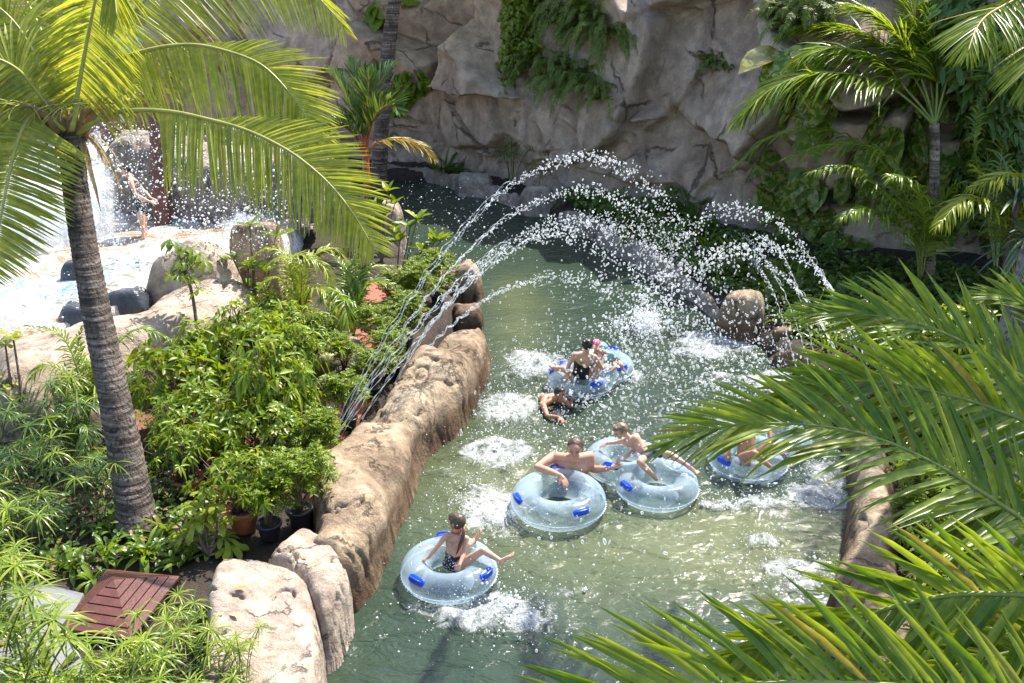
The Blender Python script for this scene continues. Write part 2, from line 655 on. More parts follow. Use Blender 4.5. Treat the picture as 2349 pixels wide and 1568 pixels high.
wx = lambda L, z: [tuple(W(a, b, z)[:2]) for a, b in L]
bed('soil_bed', wx([(640, 1700), (640, 1340), (690, 1240), (760, 1120), (840, 1010), (920, 900), (985, 800), (1040, 740), (1060, 690), (1030, 640), (930, 560), (880, 500), (860, 440)], .4)
    + [(-5, 27.5), (-16, 28), (-16, 4), (-4, 4)], .38, M_SOIL, 3)
bed('soil_bed', wx([(880, 392), (1010, 400), (1110, 425), (1200, 450), (1300, 495), (1420, 550), (1550, 630), (1680, 720), (1790, 800), (1900, 880), (1980, 1000), (2000, 1150), (2000, 1300), (2010, 1440), (2040, 1700)], .3)
    + [(13, 5), (15, 14), (12, 20), (6, 27), (0, 34), (-9, 36), (-6.5, 29)], .3, M_SOIL, 4)

# ---- the cliff: a folded sheet of artificial rock with slabs, ledges and cracks
cpath = spline([(-19, 31, 0), (-12, 33, 0), (-7.5, 32.6, 0), (-4.3, 31.3, 0), (-2.2, 30.2, 0), (.8, 27.6, 0), (3.5, 25.4, 0), (5.2, 23.7, 0), (6.6, 22.5, 0), (8.4, 21.6, 0), (10.6, 20.9, 0), (13.5, 20, 0), (19, 19, 0)], 760)
HC = 6.6
NVZ = 190
zs = np.linspace(-.6, HC, NVZ)
ct = nrm(np.gradient(cpath, axis=0))
cn = nrm(np.cross(ct, -Z))
cn = np.where((cn[:, 1:2] > 0), -cn, cn)
us = np.concatenate([[0], np.cumsum(np.linalg.norm(np.diff(cpath, axis=0), axis=1))])
U, V = np.meshgrid(us, zs)
uv = np.stack([U, V, U * 0], -1).reshape(-1, 3)
wu = U.ravel() + fbm(uv * .4, 4, 41) * .8
wv = V.ravel() + fbm(uv * .4 + 9, 4, 42) * .7


def slabs(u, v, su, sv, seed, depth, tilt):
    """offset of irregular slabs; darkest grooves run between them"""
    r = np.random.default_rng(seed)
    cu, cv = int(us[-1] / su) + 3, int(10 / sv) + 3
    gi, gj = np.floor(u / su).astype(int), np.floor((v + 1) / sv).astype(int)
    jit = r.uniform(.05, .95, (cu + 4, cv + 4, 2))
    off = r.uniform(-1, 1, (cu + 4, cv + 4))
    ti = r.normal(0, 1, (cu + 4, cv + 4, 2))
    best = np.full(u.shape, 1e9)
    sec = np.full(u.shape, 1e9)
    val = np.zeros(u.shape)
    for a in (-1, 0, 1):
        for b in (-1, 0, 1):
            i, j = np.clip(gi + a, 0, cu + 2), np.clip(gj + b, 0, cv + 2)
            x = (i + jit[i, j, 0]) * su
            y = (j + jit[i, j, 1]) * sv - 1
            du, dv = (u - x) / su, (v - y) / sv
            d = np.hypot(du, dv)
            o = off[i, j] * depth + (ti[i, j, 0] * du + ti[i, j, 1] * dv) * tilt
            new = d < best
            sec = np.where(new, best, np.minimum(sec, d))
            val = np.where(new, o, val)
            best = np.where(new, d, best)
    e = sec - best
    return val, e


v1, e1 = slabs(wu, wv, 3.5, 3.9, 5, .55, .95)
v2, e2 = slabs(wu * 1.02 + wv * .2, wv, 1.7, 2.1, 6, .2, .42)
q3 = np.stack([U.ravel(), V.ravel(), np.zeros(U.size)], -1)
disp = v1 * np.clip(e1 / .1, .1, 1) + v2 * np.clip(e2 / .1, .2, 1)
disp -= .35 * np.exp(-(e1 / .045) ** 2) + .1 * np.exp(-(e2 / .03) ** 2) * (fbm(q3 * .8, 2, 77) > -.05)
disp += fbm(q3 * .3, 2, 43) * .5 + fbm(q3 * 1.8, 4, 44) * .06 + fbm(q3 * 6, 4, 45) * .022
disp += np.clip(.9 - V.ravel(), 0, 2) * .35              # the foot spreads
disp -= .09 * V.ravel()                                 # leans back with height
HK = 1 - .04 * np.clip((cpath[:, 0] - 3.2) / 3.5, 0, 1)            # lower towards the right
base = cpath[None, :, :] + Z * (V * np.where(V > 0, HK[None, :], 1))[..., None]
CL = base + cn[None] * disp.reshape(U.shape)[..., None]
mb = MB()
mb.grid(CL)
cliff = tag(mb.build('cliff', M_CLIFF), kind='structure')
# its flat top runs back from the edge
mb = MB()
back = CL[-1] - cn * 14 + Z * 0.4
mb.grid(np.array([CL[-1] - Z * .004, (CL[-1] * .75 + back * .25) + Z * .35, back])[::-1])
tag(mb.build('cliff_top_terrain', M_CLIFF), kind='structure')
CLV = np.concatenate([CL.reshape(-1, 3)])
_f = np.arange(NVZ * 760).reshape(NVZ, 760)
CB = BVHTree.FromPolygons([tuple(p) for p in CLV], np.stack([_f[:-1, :-1], _f[:-1, 1:], _f[1:, 1:], _f[1:, :-1]], -1).reshape(-1, 4).tolist())


def on_cliff(px, py):
    h = CB.ray_cast(Vector(CAM), Vector(nrm(ray(px, py))))
    if h[0] is None:
        return P(px, py, 28), np.array([-.5, -.85, 0])
    return np.array(h[0]), np.array(h[1]) if np.dot(h[1], ray(px, py)) < 0 else -np.array(h[1])


# ---- left bank
TOPW = lambda X, Y: .84 + .07 * np.sin(Y * 1.9) + .05 * np.sin(Y * 4.3 + X * 3)
rock('rock_wall', 'long tan rock wall with a rounded striped crest along the left bank of the river', 'rock wall',
     [(775, 1425, 0), (850, 1388, 0), (905, 1270, 0), (945, 1160, 0), (985, 1065, 0), (1040, 1010, 0), (1085, 970, 0), (1112, 895, 0), (1126, 835, 0), (1112, 785, .3),
      (1060, 740, .8), (990, 760, .8), (935, 805, .8), (890, 870, .8), (840, 920, .8), (770, 985, .8), (722, 1035, .8), (700, 1085, .8), (700, 1150, .8), (695, 1215, .75), (680, 1260, .7)], 0, TOPW, M_TAN, z0=-.2, edge=.36, pw=2.4, amp=.1, freq=1.5, seed=2, res=.024, groove=.012, under=.16)
rock('boulder', 'big pale flat-topped boulder dotted with fallen leaves at the corner of the garden', 'boulder',
     [(455, 1450), (470, 1305), (520, 1268), (610, 1272), (700, 1290), (735, 1340), (738, 1430), (745, 1500), (755, 1600), (780, 1720), (400, 1720), (430, 1580)], .82, .85, M_PALE, z0=-.2, edge=.19, amp=.075, freq=1.7, seed=7, res=.02, pw=2.6, under=.1)
rock('boulder', 'grey brown boulder with a cracked top between the flat pale boulder and the rock wall', 'boulder',
     [(590, 1268), (630, 1228), (700, 1195), (765, 1225), (800, 1290), (795, 1345), (770, 1395), (722, 1410), (690, 1350), (650, 1300)], .75, .78, M_PALE, z0=-.2, edge=.18, amp=.07, freq=1.8, seed=8, res=.02, pw=2.5, under=.1)
boulder('boulder', 'rugged tan boulder just beyond the far end of the long wall', 1030, 1112, 765, 690, M_TAN, 0, .8, 9, amp=.08)
boulder('boulder', 'tall tan boulder with a notched edge where the jets cross the bank', 968, 1100, 700, 600, M_TAN, .1, .8, 10, amp=.1)
boulder('boulder', 'sunlit cream boulder behind the potted shrub by the red stemmed palm', 845, 925, 560, 450, M_PALE, .3, 1.3, 12, amp=.08)
rock('rock', 'low mossy tan rock on the tiled floor behind the black pot', 'rock',
     [(690, 810), (740, 785), (810, 785), (845, 800), (835, 835), (780, 850), (720, 850)], .55, .72, M_TAN, z0=0, edge=.2, amp=.05, seed=13, res=.03)

# ---- far bank
rock('rock_kerb', 'low grey rock kerb along the far bank under the cliff', 'rock kerb',
     [(868, 415, 0), (930, 412, 0), (1000, 424, 0), (1060, 445, 0), (1130, 462, 0), (1200, 486, 0), (1262, 505, 0), (1262, 470, .35), (1180, 440, .35), (1110, 418, .35), (1000, 388, .35), (880, 375, .35)], 0, .5, M_GREY, edge=.35, amp=.09, seed=14, res=.06)
boulder('boulder', 'squarish grey boulder sitting on the far kerb', 1044, 1130, 438, 390, M_GREY, .2, .7, 15, amp=.05, pw=3.2)
boulder('boulder', 'broad grey brown boulder on the far bank beside the rising jets', 1190, 1300, 500, 424, M_GREY, 0, .8, 16, amp=.08)
rock('rock_kerb', 'smooth grey rock kerb curving along the right bank under the falling jets', 'rock kerb',
     [(1270, 515, 0), (1340, 548, 0), (1430, 598, 0), (1520, 655, 0), (1590, 700, 0), (1660, 760, 0), (1680, 700, .4), (1600, 632, .4), (1520, 572, .4), (1420, 520, .4), (1340, 486, .4), (1280, 475, .4)], 0, .42, M_GREY, edge=.3, amp=.05, seed=17, res=.045)
boulder('boulder', 'large dappled boulder on the right bank behind the spray', 1655, 1768, 790, 655, M_TAN, 0, .85, 18, amp=.07)
boulder('boulder', 'small squared brown boulder on the right bank beside the large dappled boulder', 1774, 1824, 795, 738, M_TAN, .15, .8, 19, amp=.03, pw=3.5)
rock('rock', 'low brown rock shelf in front of the small squared boulder on the right bank', 'rock',
     [(1718, 795, 0), (1760, 835, 0), (1830, 875, 0), (1900, 930, 0), (1930, 890, .4), (1880, 820, .4), (1810, 790, .4), (1750, 775, .4)], 0, .42, M_TAN, edge=.25, amp=.06, seed=20, res=.035)
rock('rock_wall', 'tan rock wall striped with leaf shadows along the right bank beneath the palm fronds', 'rock wall',
     [(1885, 905, 0), (1925, 1000, 0), (1945, 1110, 0), (1942, 1200, 0), (1930, 1280, 0), (1905, 1350, 0), (1895, 1430, 0), (1930, 1530, 0), (1975, 1680, 0), (2200, 1680, .6), (2150, 1480, .6), (2100, 1350, .6), (2085, 1230, .6), (2065, 1120, .6), (2030, 1000, .6), (1970, 900, .6)], 0, .66, M_TAN, z0=-.2, edge=.28, pw=2.3, under=.1, amp=.1, freq=1.7, seed=22, res=.03, groove=.01)

# ---- the raised splash pool on the left
rock('rock', 'pale swept rock apron between the splash pool and the garden', 'rock',
     [(-40, 1020, .4), (100, 1000, .4), (200, 960, .4), (290, 900, .4), (390, 850, .4), (480, 830, .4), (560, 800, .4), (620, 740, .5), (600, 650, 1.), (530, 600, 1.1), (400, 625, 1.1), (320, 690, 1.1), (240, 705, 1.1), (130, 740, 1.1), (-40, 790, 1.1)], 1,
     lambda X, Y: 1.22 + 0 * X, M_PALE, z0=.1, edge=.75, amp=.06, seed=23, res=.05)
boulder('boulder', 'smooth pale boulder with a dark seam at the rim of the splash pool', 322, 530, 690, 520, M_PALE, 1.0, .8, 24, amp=.05, pw=2.0, edge=.85)
boulder('boulder', 'upright tan boulder glazed with running water behind the young broadleaf shrub', 520, 650, 670, 490, M_TAN, .6, .8, 25, amp=.06, pw=3)
for lb, bx, sd_ in (('round wet black boulder in the splash pool left of the palm trunk, upper one', (125, 205, 655, 585), 26),
                    ('wet dark boulder low in the foam beside the pale apron', (105, 235, 745, 690), 27),
                    ('long wet slate boulder between the trunk and the pale seamed boulder', (225, 335, 712, 655), 28)):
    boulder('wet_boulder', lb, *bx, M_WET, 1.0, .8, sd_, amp=.03, pw=2.2, group='wet boulders in the splash pool')

# ---- water
M_WATER, nt, b, out = node_mat('river_water')
L = nt.links.new
at = N(nt, 'ShaderNodeAttribute', attribute_name='foam')
g = N(nt, 'ShaderNodeNewGeometry')
n1 = N(nt, 'ShaderNodeTexNoise', Scale=.33, Detail=4.0)
L(g.outputs['Position'], n1.inputs['Vector'])
de = N(nt, 'ShaderNodeAttribute', attribute_name='lit_water')
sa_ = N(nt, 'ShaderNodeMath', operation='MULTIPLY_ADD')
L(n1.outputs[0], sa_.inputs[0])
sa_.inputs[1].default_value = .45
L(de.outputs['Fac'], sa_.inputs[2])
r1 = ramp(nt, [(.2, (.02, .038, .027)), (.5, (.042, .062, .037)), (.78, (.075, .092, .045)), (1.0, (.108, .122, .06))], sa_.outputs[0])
nf = N(nt, 'ShaderNodeTexNoise', Scale=5.0, Detail=10.0, Roughness=.78, Distortion=1.6)
L(g.outputs['Position'], nf.inputs['Vector'])
ad = N(nt, 'ShaderNodeMath', operation='ADD')
L(at.outputs['Fac'], ad.inputs[0])
L(nf.outputs[0], ad.inputs[1])
fm = ramp(nt, [(.9, (0, 0, 0)), (1.0, (.55, .55, .55)), ], ad.outputs[0])
mm = N(nt, 'ShaderNodeMapRange')
mm.inputs['From Min'].default_value = .93
mm.inputs['From Max'].default_value = 1.25
L(ad.outputs[0], mm.inputs['Value'])
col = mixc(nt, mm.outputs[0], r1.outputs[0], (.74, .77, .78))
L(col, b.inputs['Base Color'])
rg = N(nt, 'ShaderNodeMapRange')
rg.inputs['To Min'].default_value = .06
rg.inputs['To Max'].default_value = .7
L(mm.outputs[0], rg.inputs['Value'])
L(rg.outputs[0], b.inputs['Roughness'])
b.inputs['IOR'].default_value = 1.33
w1 = N(nt, 'ShaderNodeTexNoise', Scale=2.6, Detail=4.0, Distortion=.8)
w2 = N(nt, 'ShaderNodeTexNoise', Scale=11.0, Detail=5.0, Distortion=.5)
mp = N(nt, 'ShaderNodeMapping')
mp.inputs['Rotation'].default_value = (0, 0, .35)
mp.inputs['Scale'].default_value = (1, 1.7, 1)
L(g.outputs['Position'], mp.inputs['Vector'])
for n in (w1, w2):
    L(mp.outputs[0], n.inputs['Vector'])
a1 = N(nt, 'ShaderNodeMath', operation='MULTIPLY_ADD')
L(w2.outputs[0], a1.inputs[0])
a1.inputs[1].default_value = .2
L(w1.outputs[0], a1.inputs[2])
a2 = N(nt, 'ShaderNodeMath', operation='MULTIPLY_ADD')
L(mm.outputs[0], a2.inputs[0])
a2.inputs[1].default_value = .35
L(a1.outputs[0], a2.inputs[2])
bp = N(nt, 'ShaderNodeBump', Strength=.6, Distance=.11)
L(a2.outputs[0], bp.inputs['Height'])
L(bp.outputs[0], b.inputs['Normal'])

# foam patches on the river: pixel of the photograph, half widths in metres along and across the view, strength
FOAM = [(1150, 1040, .62, .75, .62), (1175, 935, .6, .8, .6), (1230, 840, .75, .75, .52), (1120, 1170, .75, .8, .5), (1120, 1400, .85, .5, .56), (1060, 1150, .4, .5, .35),
        (1190, 1430, .45, .4, .5), (1620, 790, .75, .8, .6), (1800, 890, .8, .9, .6), (1460, 870, .5, .5, .42), (1480, 760, .6, .9, .4), (1870, 1140, .5, .55, .66), (1760, 1155, .75, .3, .55),
        (1660, 1165, .35, .2, .5), (1750, 1245, .45, .28, .5), (1810, 1310, .55, .28, .52), (1840, 1350, .5, .25, .5), (1900, 1100, .4, .6, .5), (1250, 990, .5, .6, .3), (1330, 900, .6, .8, .28), (1700, 960, .7, .8, .45)]
xs = np.arange(-4.6, 8.2, .055)
ys = np.arange(6.0, 33, .075)
X, Y = np.meshgrid(xs, ys)
q = np.stack([X, Y, X * 0], -1).reshape(-1, 3)
fo = np.zeros(X.shape)
for px, py, sx, sy, st in FOAM:
    c = W(px, py)
    dx, dy = X - c[0], Y - c[1]
    wob = 1 + 1.3 * fbm(q * [1.5, 2.2, 1], 4, int(px)).reshape(X.shape)
    fo = np.maximum(fo, st * np.exp(-((dx / sx) ** 2 + (dy / sy) ** 2) * wob))
fo = np.minimum(fo * 1.3, .57)
hz = .03 * fbm(q * 1.1, 3, 91).reshape(X.shape) + .012 * fbm(q * 4, 2, 92).reshape(X.shape)
hz += np.clip(fo - .2, 0, 1) * (.1 + .26 * fbm(q * 6.5, 4, 93).reshape(X.shape))
mb = MB()
mb.grid(np.stack([X, Y, hz], -1))
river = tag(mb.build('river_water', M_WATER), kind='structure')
at_ = river.data.attributes.new('foam', 'FLOAT', 'POINT')
at_.data.foreach_set('value', fo.ravel().astype(np.float32))
# sun and shade painted into water colour: lit blobs, dark bend and near reach
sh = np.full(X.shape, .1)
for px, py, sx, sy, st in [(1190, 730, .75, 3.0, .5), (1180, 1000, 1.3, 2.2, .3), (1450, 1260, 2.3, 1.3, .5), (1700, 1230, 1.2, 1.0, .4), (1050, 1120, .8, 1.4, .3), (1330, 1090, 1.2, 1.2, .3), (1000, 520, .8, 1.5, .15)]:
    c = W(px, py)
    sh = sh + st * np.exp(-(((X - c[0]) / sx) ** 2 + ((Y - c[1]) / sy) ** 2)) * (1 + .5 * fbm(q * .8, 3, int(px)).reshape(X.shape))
at2 = river.data.attributes.new('lit_water', 'FLOAT', 'POINT')
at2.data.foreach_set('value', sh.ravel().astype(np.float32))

# splash pool water
M_FOAMY, nt, b, out = node_mat('foaming_water')
L = nt.links.new
g = N(nt, 'ShaderNodeNewGeometry')
n1 = N(nt, 'ShaderNodeTexNoise', Scale=2.2, Detail=8.0, Roughness=.7, Distortion=.8)
L(g.outputs['Position'], n1.inputs['Vector'])
n2 = N(nt, 'ShaderNodeTexNoise', Scale=.5, Detail=2.0)
L(g.outputs['Position'], n2.inputs['Vector'])
r2 = ramp(nt, [(.4, (.34, .2, .08)), (.52, (.3, .27, .2)), (.62, (.2, .36, .33))], n2.outputs[0])
r1 = ramp(nt, [(.43, (0, 0, 0)), (.58, (1, 1, 1))], n1.outputs[0])
L(mixc(nt, r1.outputs[0], r2.outputs[0], (.62, .64, .66)), b.inputs['Base Color'])
b.inputs['Roughness'].default_value = .35
bp = N(nt, 'ShaderNodeBump', Strength=.8, Distance=.15)
L(n1.outputs[0], bp.inputs['Height'])
L(bp.outputs[0], b.inputs['Normal'])
poly = np.array(wx([(-200, 800), (60, 770), (230, 720), (330, 690), (430, 640), (560, 600), (650, 560), (700, 470), (720, 380)], 1.05) + [(-5, 23.5), (-16, 23.5), (-16, 14)])
mb = heightfield(poly, .15, 1.08, .08, .1, .05, 1.6, 31)
tag(mb.build('splash_pool_water', M_FOAMY), kind='structure')

# back wall of the splash pool and the pale deck beyond it
rock('rock_wall', 'pinkish grey rock wall at the back of the splash pool, wet with spray', 'rock wall', None, 0, lambda X, Y: 2.55 + .25 * np.sin(X * 1.3), M_GREY, z0=.8, res=.09, edge=.5, amp=.12, seed=33, pw=3,
     poly=np.array([(-9.2, 22.2), (-7.6, 21.6), (-6.2, 21.2), (-5.0, 21.6), (-4.4, 22.6), (-4.8, 23.6), (-7, 23.4), (-9.4, 23.6)]))
bed('pool_deck', [(-4.8, 23.2), (-4.6, 29), (-16, 29.5), (-17, 22.5), (-9, 22.4)], 1.3, simple('pale_deck', (.5, .4, .33), .8, .12, 2, .01), 35, .03, .2)
# ================================================================ plants
G_COCO = leaf_mat('coconut_leaf', (.25, .31, .045), (.45, .5, .11), .55, (1.5, 1.35, .5), .33)
G_COCOR = simple('frond_rib', (.34, .34, .07), .4, .2, 6)
G_PALM = leaf_mat('palm_leaf', (.1, .2, .018), (.3, .39, .045), .48, (1.6, 1.4, .5), .32)
G_PALMR = simple('palm_rib', (.2, .24, .05), .45, .2, 6)
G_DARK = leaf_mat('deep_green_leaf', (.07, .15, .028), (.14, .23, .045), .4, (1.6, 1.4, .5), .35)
G_YEL = leaf_mat('yellow_leaf', (.3, .25, .03), (.42, .32, .06), .45, (1.2, 1.0, .5), .4)
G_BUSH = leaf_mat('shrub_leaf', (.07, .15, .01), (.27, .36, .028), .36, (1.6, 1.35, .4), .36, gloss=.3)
G_LIME = leaf_mat('lime_leaf', (.28, .37, .03), (.42, .46, .06), .45, (1.4, 1.25, .4), .3)
G_FERN = leaf_mat('fern_leaf', (.1, .17, .025), (.19, .25, .05), .42, (1.5, 1.3, .5), .5)
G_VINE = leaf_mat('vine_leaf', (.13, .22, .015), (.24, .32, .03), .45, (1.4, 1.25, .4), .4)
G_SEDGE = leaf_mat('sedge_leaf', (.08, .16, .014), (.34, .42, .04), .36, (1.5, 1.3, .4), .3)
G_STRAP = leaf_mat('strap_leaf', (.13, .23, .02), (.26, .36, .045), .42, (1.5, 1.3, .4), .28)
G_BLUE = leaf_mat('pandanus_leaf', (.1, .17, .1), (.2, .27, .19), .35, (1.2, 1.3, .7), .3)
G_POTHOS = leaf_mat('pothos_leaf', (.1, .2, .03), (.18, .28, .05), .42, (1.5, 1.3, .5), .25, spots=((.38, .4, .12), 7.0))
G_DRY = leaf_mat('dry_leaf', (.3, .21, .1), (.42, .32, .17), .3, (1.2, 1, .7), .7)
B_STEM = simple('green_stem', (.1, .13, .03), .5, .25, 9)
B_TWIG = simple('brown_twig', (.16, .115, .075), .8, .3, 9, .01)
B_RED = simple('red_crownshaft', (.4, .085, .03), .35, .25, 5)
M_TERRA = simple('terracotta', (.36, .115, .05), .75, .3, 7, .006)
M_BLACKPOT = simple('black_plastic_pot', (.028, .028, .032), .35, .3, 8)
M_TILE = simple('red_floor', (.33, .095, .055), .6, .3, 3, .01)

# bark with rings
def bark(name, dark, light, ring=26.0, bump=.03):
    m, nt, b, out = node_mat(name)
    L = nt.links.new
    g = N(nt, 'ShaderNodeNewGeometry')
    mp = N(nt, 'ShaderNodeMapping')
    mp.inputs['Scale'].default_value = (1.2, 1.2, ring)
    L(g.outputs['Position'], mp.inputs['Vector'])
    n = N(nt, 'ShaderNodeTexNoise', Scale=1.0, Detail=6.0, Roughness=.65, Distortion=.4)
    L(mp.outputs[0], n.inputs['Vector'])
    n2 = N(nt, 'ShaderNodeTexNoise', Scale=2.2, Detail=7.0, Roughness=.7)
    L(g.outputs['Position'], n2.inputs['Vector'])
    r = ramp(nt, [(.38, tuple(np.array(dark) * .45)), (.47, dark), (.62, light)], n.outputs[0])
    r2 = ramp(nt, [(.36, (.42, .38, .34)), (.56, (1.08, 1.05, 1.02))], n2.outputs[0])
    mp2 = N(nt, 'ShaderNodeMapping')
    mp2.inputs['Scale'].default_value = (34, 34, 4)
    L(g.outputs['Position'], mp2.inputs['Vector'])
    n3 = N(nt, 'ShaderNodeTexNoise', Scale=1.0, Detail=4.0)
    L(mp2.outputs[0], n3.inputs['Vector'])
    r3 = ramp(nt, [(.36, (.35, .33, .3)), (.46, (1, 1, 1))], n3.outputs[0])
    c = mixc(nt, 1, mixc(nt, 1, r.outputs[0], r2.outputs[0], 'MULTIPLY'), r3.outputs[0], 'MULTIPLY')
    L(c, b.inputs['Base Color'])
    b.inputs['Roughness'].default_value = .85
    ad = N(nt, 'ShaderNodeMath', operation='ADD')
    L(n.outputs[0], ad.inputs[0])
    L(n3.outputs[0], ad.inputs[1])
    bp = N(nt, 'ShaderNodeBump', Strength=1.0, Distance=bump)
    L(ad.outputs[0], bp.inputs['Height'])
    L(bp.outputs[0], b.inputs['Normal'])
    return m


M_BARK = bark('coconut_bark', (.1, .075, .06), (.27, .225, .19))
M_BARKG = bark('grey_palm_bark', (.2, .19, .18), (.34, .32, .31), 7.0, .012)
M_BARKT = bark('thin_palm_bark', (.2, .15, .11), (.38, .31, .24), 14.0, .015)


def px3(L, d0, d1=None):
    """survey points in order, depth running from d0 to d1; a point may carry its own depth"""
    n = len(L)
    d1 = d0 if d1 is None else d1
    return np.array([P(q[0], q[1], q[2] if len(q) > 2 else d0 + (d1 - d0) * i / (n - 1)) for i, q in enumerate(L)])


def trunk_mesh(pts, radii, ring=.075, saw=.05, n=26, seed=0, flare=0.0):
    ln = np.linalg.norm(np.diff(pts, axis=0), axis=1).sum()
    m = int(ln / .018)
    c = spline(pts, m)
    s = np.linspace(0, ln, m)
    r = np.interp(s / ln, np.linspace(0, 1, len(radii)), radii)
    wob = fbm(np.c_[s * 3, s * 0, s * 0], 3, seed) * ring * 1.2
    ph = ((s + wob) / ring) % 1
    rr = r * (1 + saw * (ph - .5)) + flare * np.exp(-s / .16)
    T = nrm(np.gradient(c, axis=0))
    u = np.array([1.0, 0, 0])
    a = np.linspace(0, 2 * np.pi, n, endpoint=False)
    g = []
    for i in range(m):
        x = nrm(np.cross(T[i], u))
        u = nrm(np.cross(x, T[i]))
        g.append(c[i] + (np.cos(a)[:, None] * x + np.sin(a)[:, None] * u) * rr[i])
    g = np.array(g)
    f = fbm(g.reshape(-1, 3) * 4, 4, seed + 3).reshape(m, n)
    cc = c[:, None]
    g = cc + (g - cc) * (1 + .07 * f[..., None])
    mb = MB()
    mb.grid(g[:, ::-1], True)
    return mb


def add_frond(root, pts, ml, mr, name='frond', label=None, **kw):
    a, b_ = MB(), MB()
    frond(a, b_, pts, **kw)
    o = a.build(name, ml, root)
    if label:
        o['label'] = label
    b_.build('rachis', mr, o)
    return o


# ---- the leaning coconut palm on the left
base = W(318, 1222, .36)
d0 = dep(base)
CD = 12.3
tp = px3([(318, 1222), (292, 1060), (255, 880), (222, 720), (196, 580), (176, 450), (166, 360), (160, 290)], d0, CD)
tp[0] = base
coco = thing('coconut_palm', 'leaning coconut palm with a dark ringed trunk rising from the garden bed', 'palm tree', base, 'coconut palms')
trunk_mesh(tp, [.225, .205, .19, .178, .165, .155, .15, .16], flare=.05, seed=4).build('trunk', M_BARK, coco)
kw = dict(n=95, ll=.95, lw=.034, rr=.035, jit=.05, droop=.25, a0=80, a1=30, lift=.12, start=.16, hang=.2)
hintc = nrm(-FW + Z * .6)
cfr = [  # frond ribs as seen in the photograph (display pixels) and their depth
    ([(168, 300), (205, 200), (233, 155), (333, 117), (433, 103), (517, 117), (600, 150), (667, 217), (715, 290), (735, 345)], 12.2, 11.7, dict(ll=.95, hang=(.7, 0), droop=.12, roll=.05, start2=.5, n=125, a1=32)),
    ([(175, 310), (215, 283), (283, 255), (383, 256), (467, 272), (567, 300), (667, 350), (750, 417), (810, 490), (860, 575)], 12.2, 11.0, dict(ll=.95, hang=(.55, 0), droop=.12, roll=.05, n=125, start2=.42, start=.27, a1=34)),
    ([(150, 300), (110, 265), (80, 260), (55, 290), (33, 350), (17, 420), (0, 510), (-25, 640)], 12.1, 11.5, dict(ll=.85, hang=.06, droop=.12, roll=0, n=100, lw=.034, a0=95, a1=68, hint=-FW, lift=0, jit=.04)),
    ([(155, 300), (145, 200), (142, 100), (140, 0), (150, -110), (190, -200)], 12.5, 12.9, dict(ll=.9, hang=.1, droop=.3)),
    ([(172, 300), (200, 200), (283, 55), (345, -10), (450, -70), (580, -80), (700, -30), (790, 60)], 12.6, 13.6, dict(ll=1.1, hang=.65, droop=.15, n=120)),
    ([(150, 300), (110, 200), (60, 90), (0, 20), (-80, -20)], 12.4, 12.2, dict(ll=.9, hang=.35, droop=.3)),
    ([(150, 305), (100, 230), (40, 160), (-30, 130), (-100, 140)], 12.2, 11.4, dict(ll=.9, hang=.4, droop=.3)),
    ([(165, 300), (185, 180), (205, 70), (222, -10), (232, -50), (250, -60), (262, -20), (268, 40)], 12.0, 11.0, dict(ll=.8, hang=.9, droop=.2)),
    ([(150, 310), (90, 290), (20, 270), (-60, 290), (-130, 350)], 12.8, 13.6, dict(ll=.9, hang=.4, droop=.2)),
    ([(165, 300), (130, 170), (90, 60), (40, -40), (10, -140)], 12.8, 14.0, dict(ll=.9, hang=.2, droop=.3)),
]
for L_, a, b_, k in cfr:
    add_frond(coco, px3(L_, a, b_), G_COCO, G_COCOR, **{"hint": hintc, **kw, **k})
# brown leaf bases, dry fibre and the flower spikes in the crown
m1, m2, m3 = MB(), MB(), MB()
cc = tp[-1]
for i in range(13):
    az = i * 2.4
    c = arc(cc + np.array([math.cos(az) * .12, math.sin(az) * .12, -.15 + .05 * (i % 3)]), az, NR.uniform(.4, .75), 1.1, .7, 6)
    m1.tube(c, np.linspace(.075, .02, len(c)), 6)
for i in range(12):
    az = NR.uniform(0, 6.3)
    o = cc + np.array([math.cos(az) * .14, math.sin(az) * .14, -.1])
    c = arc(o, az, NR.uniform(.35, .7), NR.uniform(-.5, .3), 1.3, 6)
    leaves(m2, T_LONG, [o], [nrm(c[2] - o)], [Z], NR.uniform(.4, .8), .06, .9)
for i in range(4):
    az = [-1.2, -.4, -2.2, .4][i]
    ax = arc(cc + np.array([math.cos(az), math.sin(az), 0]) * .1 + Z * .1, az, .6, .9, 1.0, 8)
    m3.tube(ax, .012, 5)
    for j in range(3, 9):
        for k in range(4):
            a2 = az + NR.uniform(-1.4, 1.4)
            m3.tube(arc(ax[j], a2, NR.uniform(.22, .4), NR.uniform(-.2, .7), .6, 5), .006, 4)
m1.build('leaf_base', simple('leaf_base_brown', (.3, .2, .11), .8, .3, 8, .01), coco)
m2.build('fibre', G_DRY, coco)
m3.build('flower_spike', G_COCOR, coco)

# ---- second coconut palm at the far bend
base2 = W(868, 432, .35)
d2 = dep(base2)
tp2 = px3([(868, 432), (873, 330), (884, 180), (903, 20), (922, -90), (945, -190)], d2, d2 - 1)
tp2[0] = base2
coco2 = thing('coconut_palm', 'tall slender coconut palm trunk standing at the far bend before the cliff', 'palm tree', base2, 'coconut palms')
trunk_mesh(tp2, [.24, .21, .2, .19, .17, .17], ring=.13, seed=8, n=18).build('trunk', M_BARK, coco2)
for i in range(10):
    az = i * .63 + .2
    c = arc(tp2[-1], az, 3.6, .9 - .25 * (i % 3), 1.7 + .2 * (i % 2), 8)
    add_frond(coco2, c, G_COCO, G_COCOR, n=46, ll=.8, lw=.05, rr=.03, hang=.5, droop=.2, lift=0)

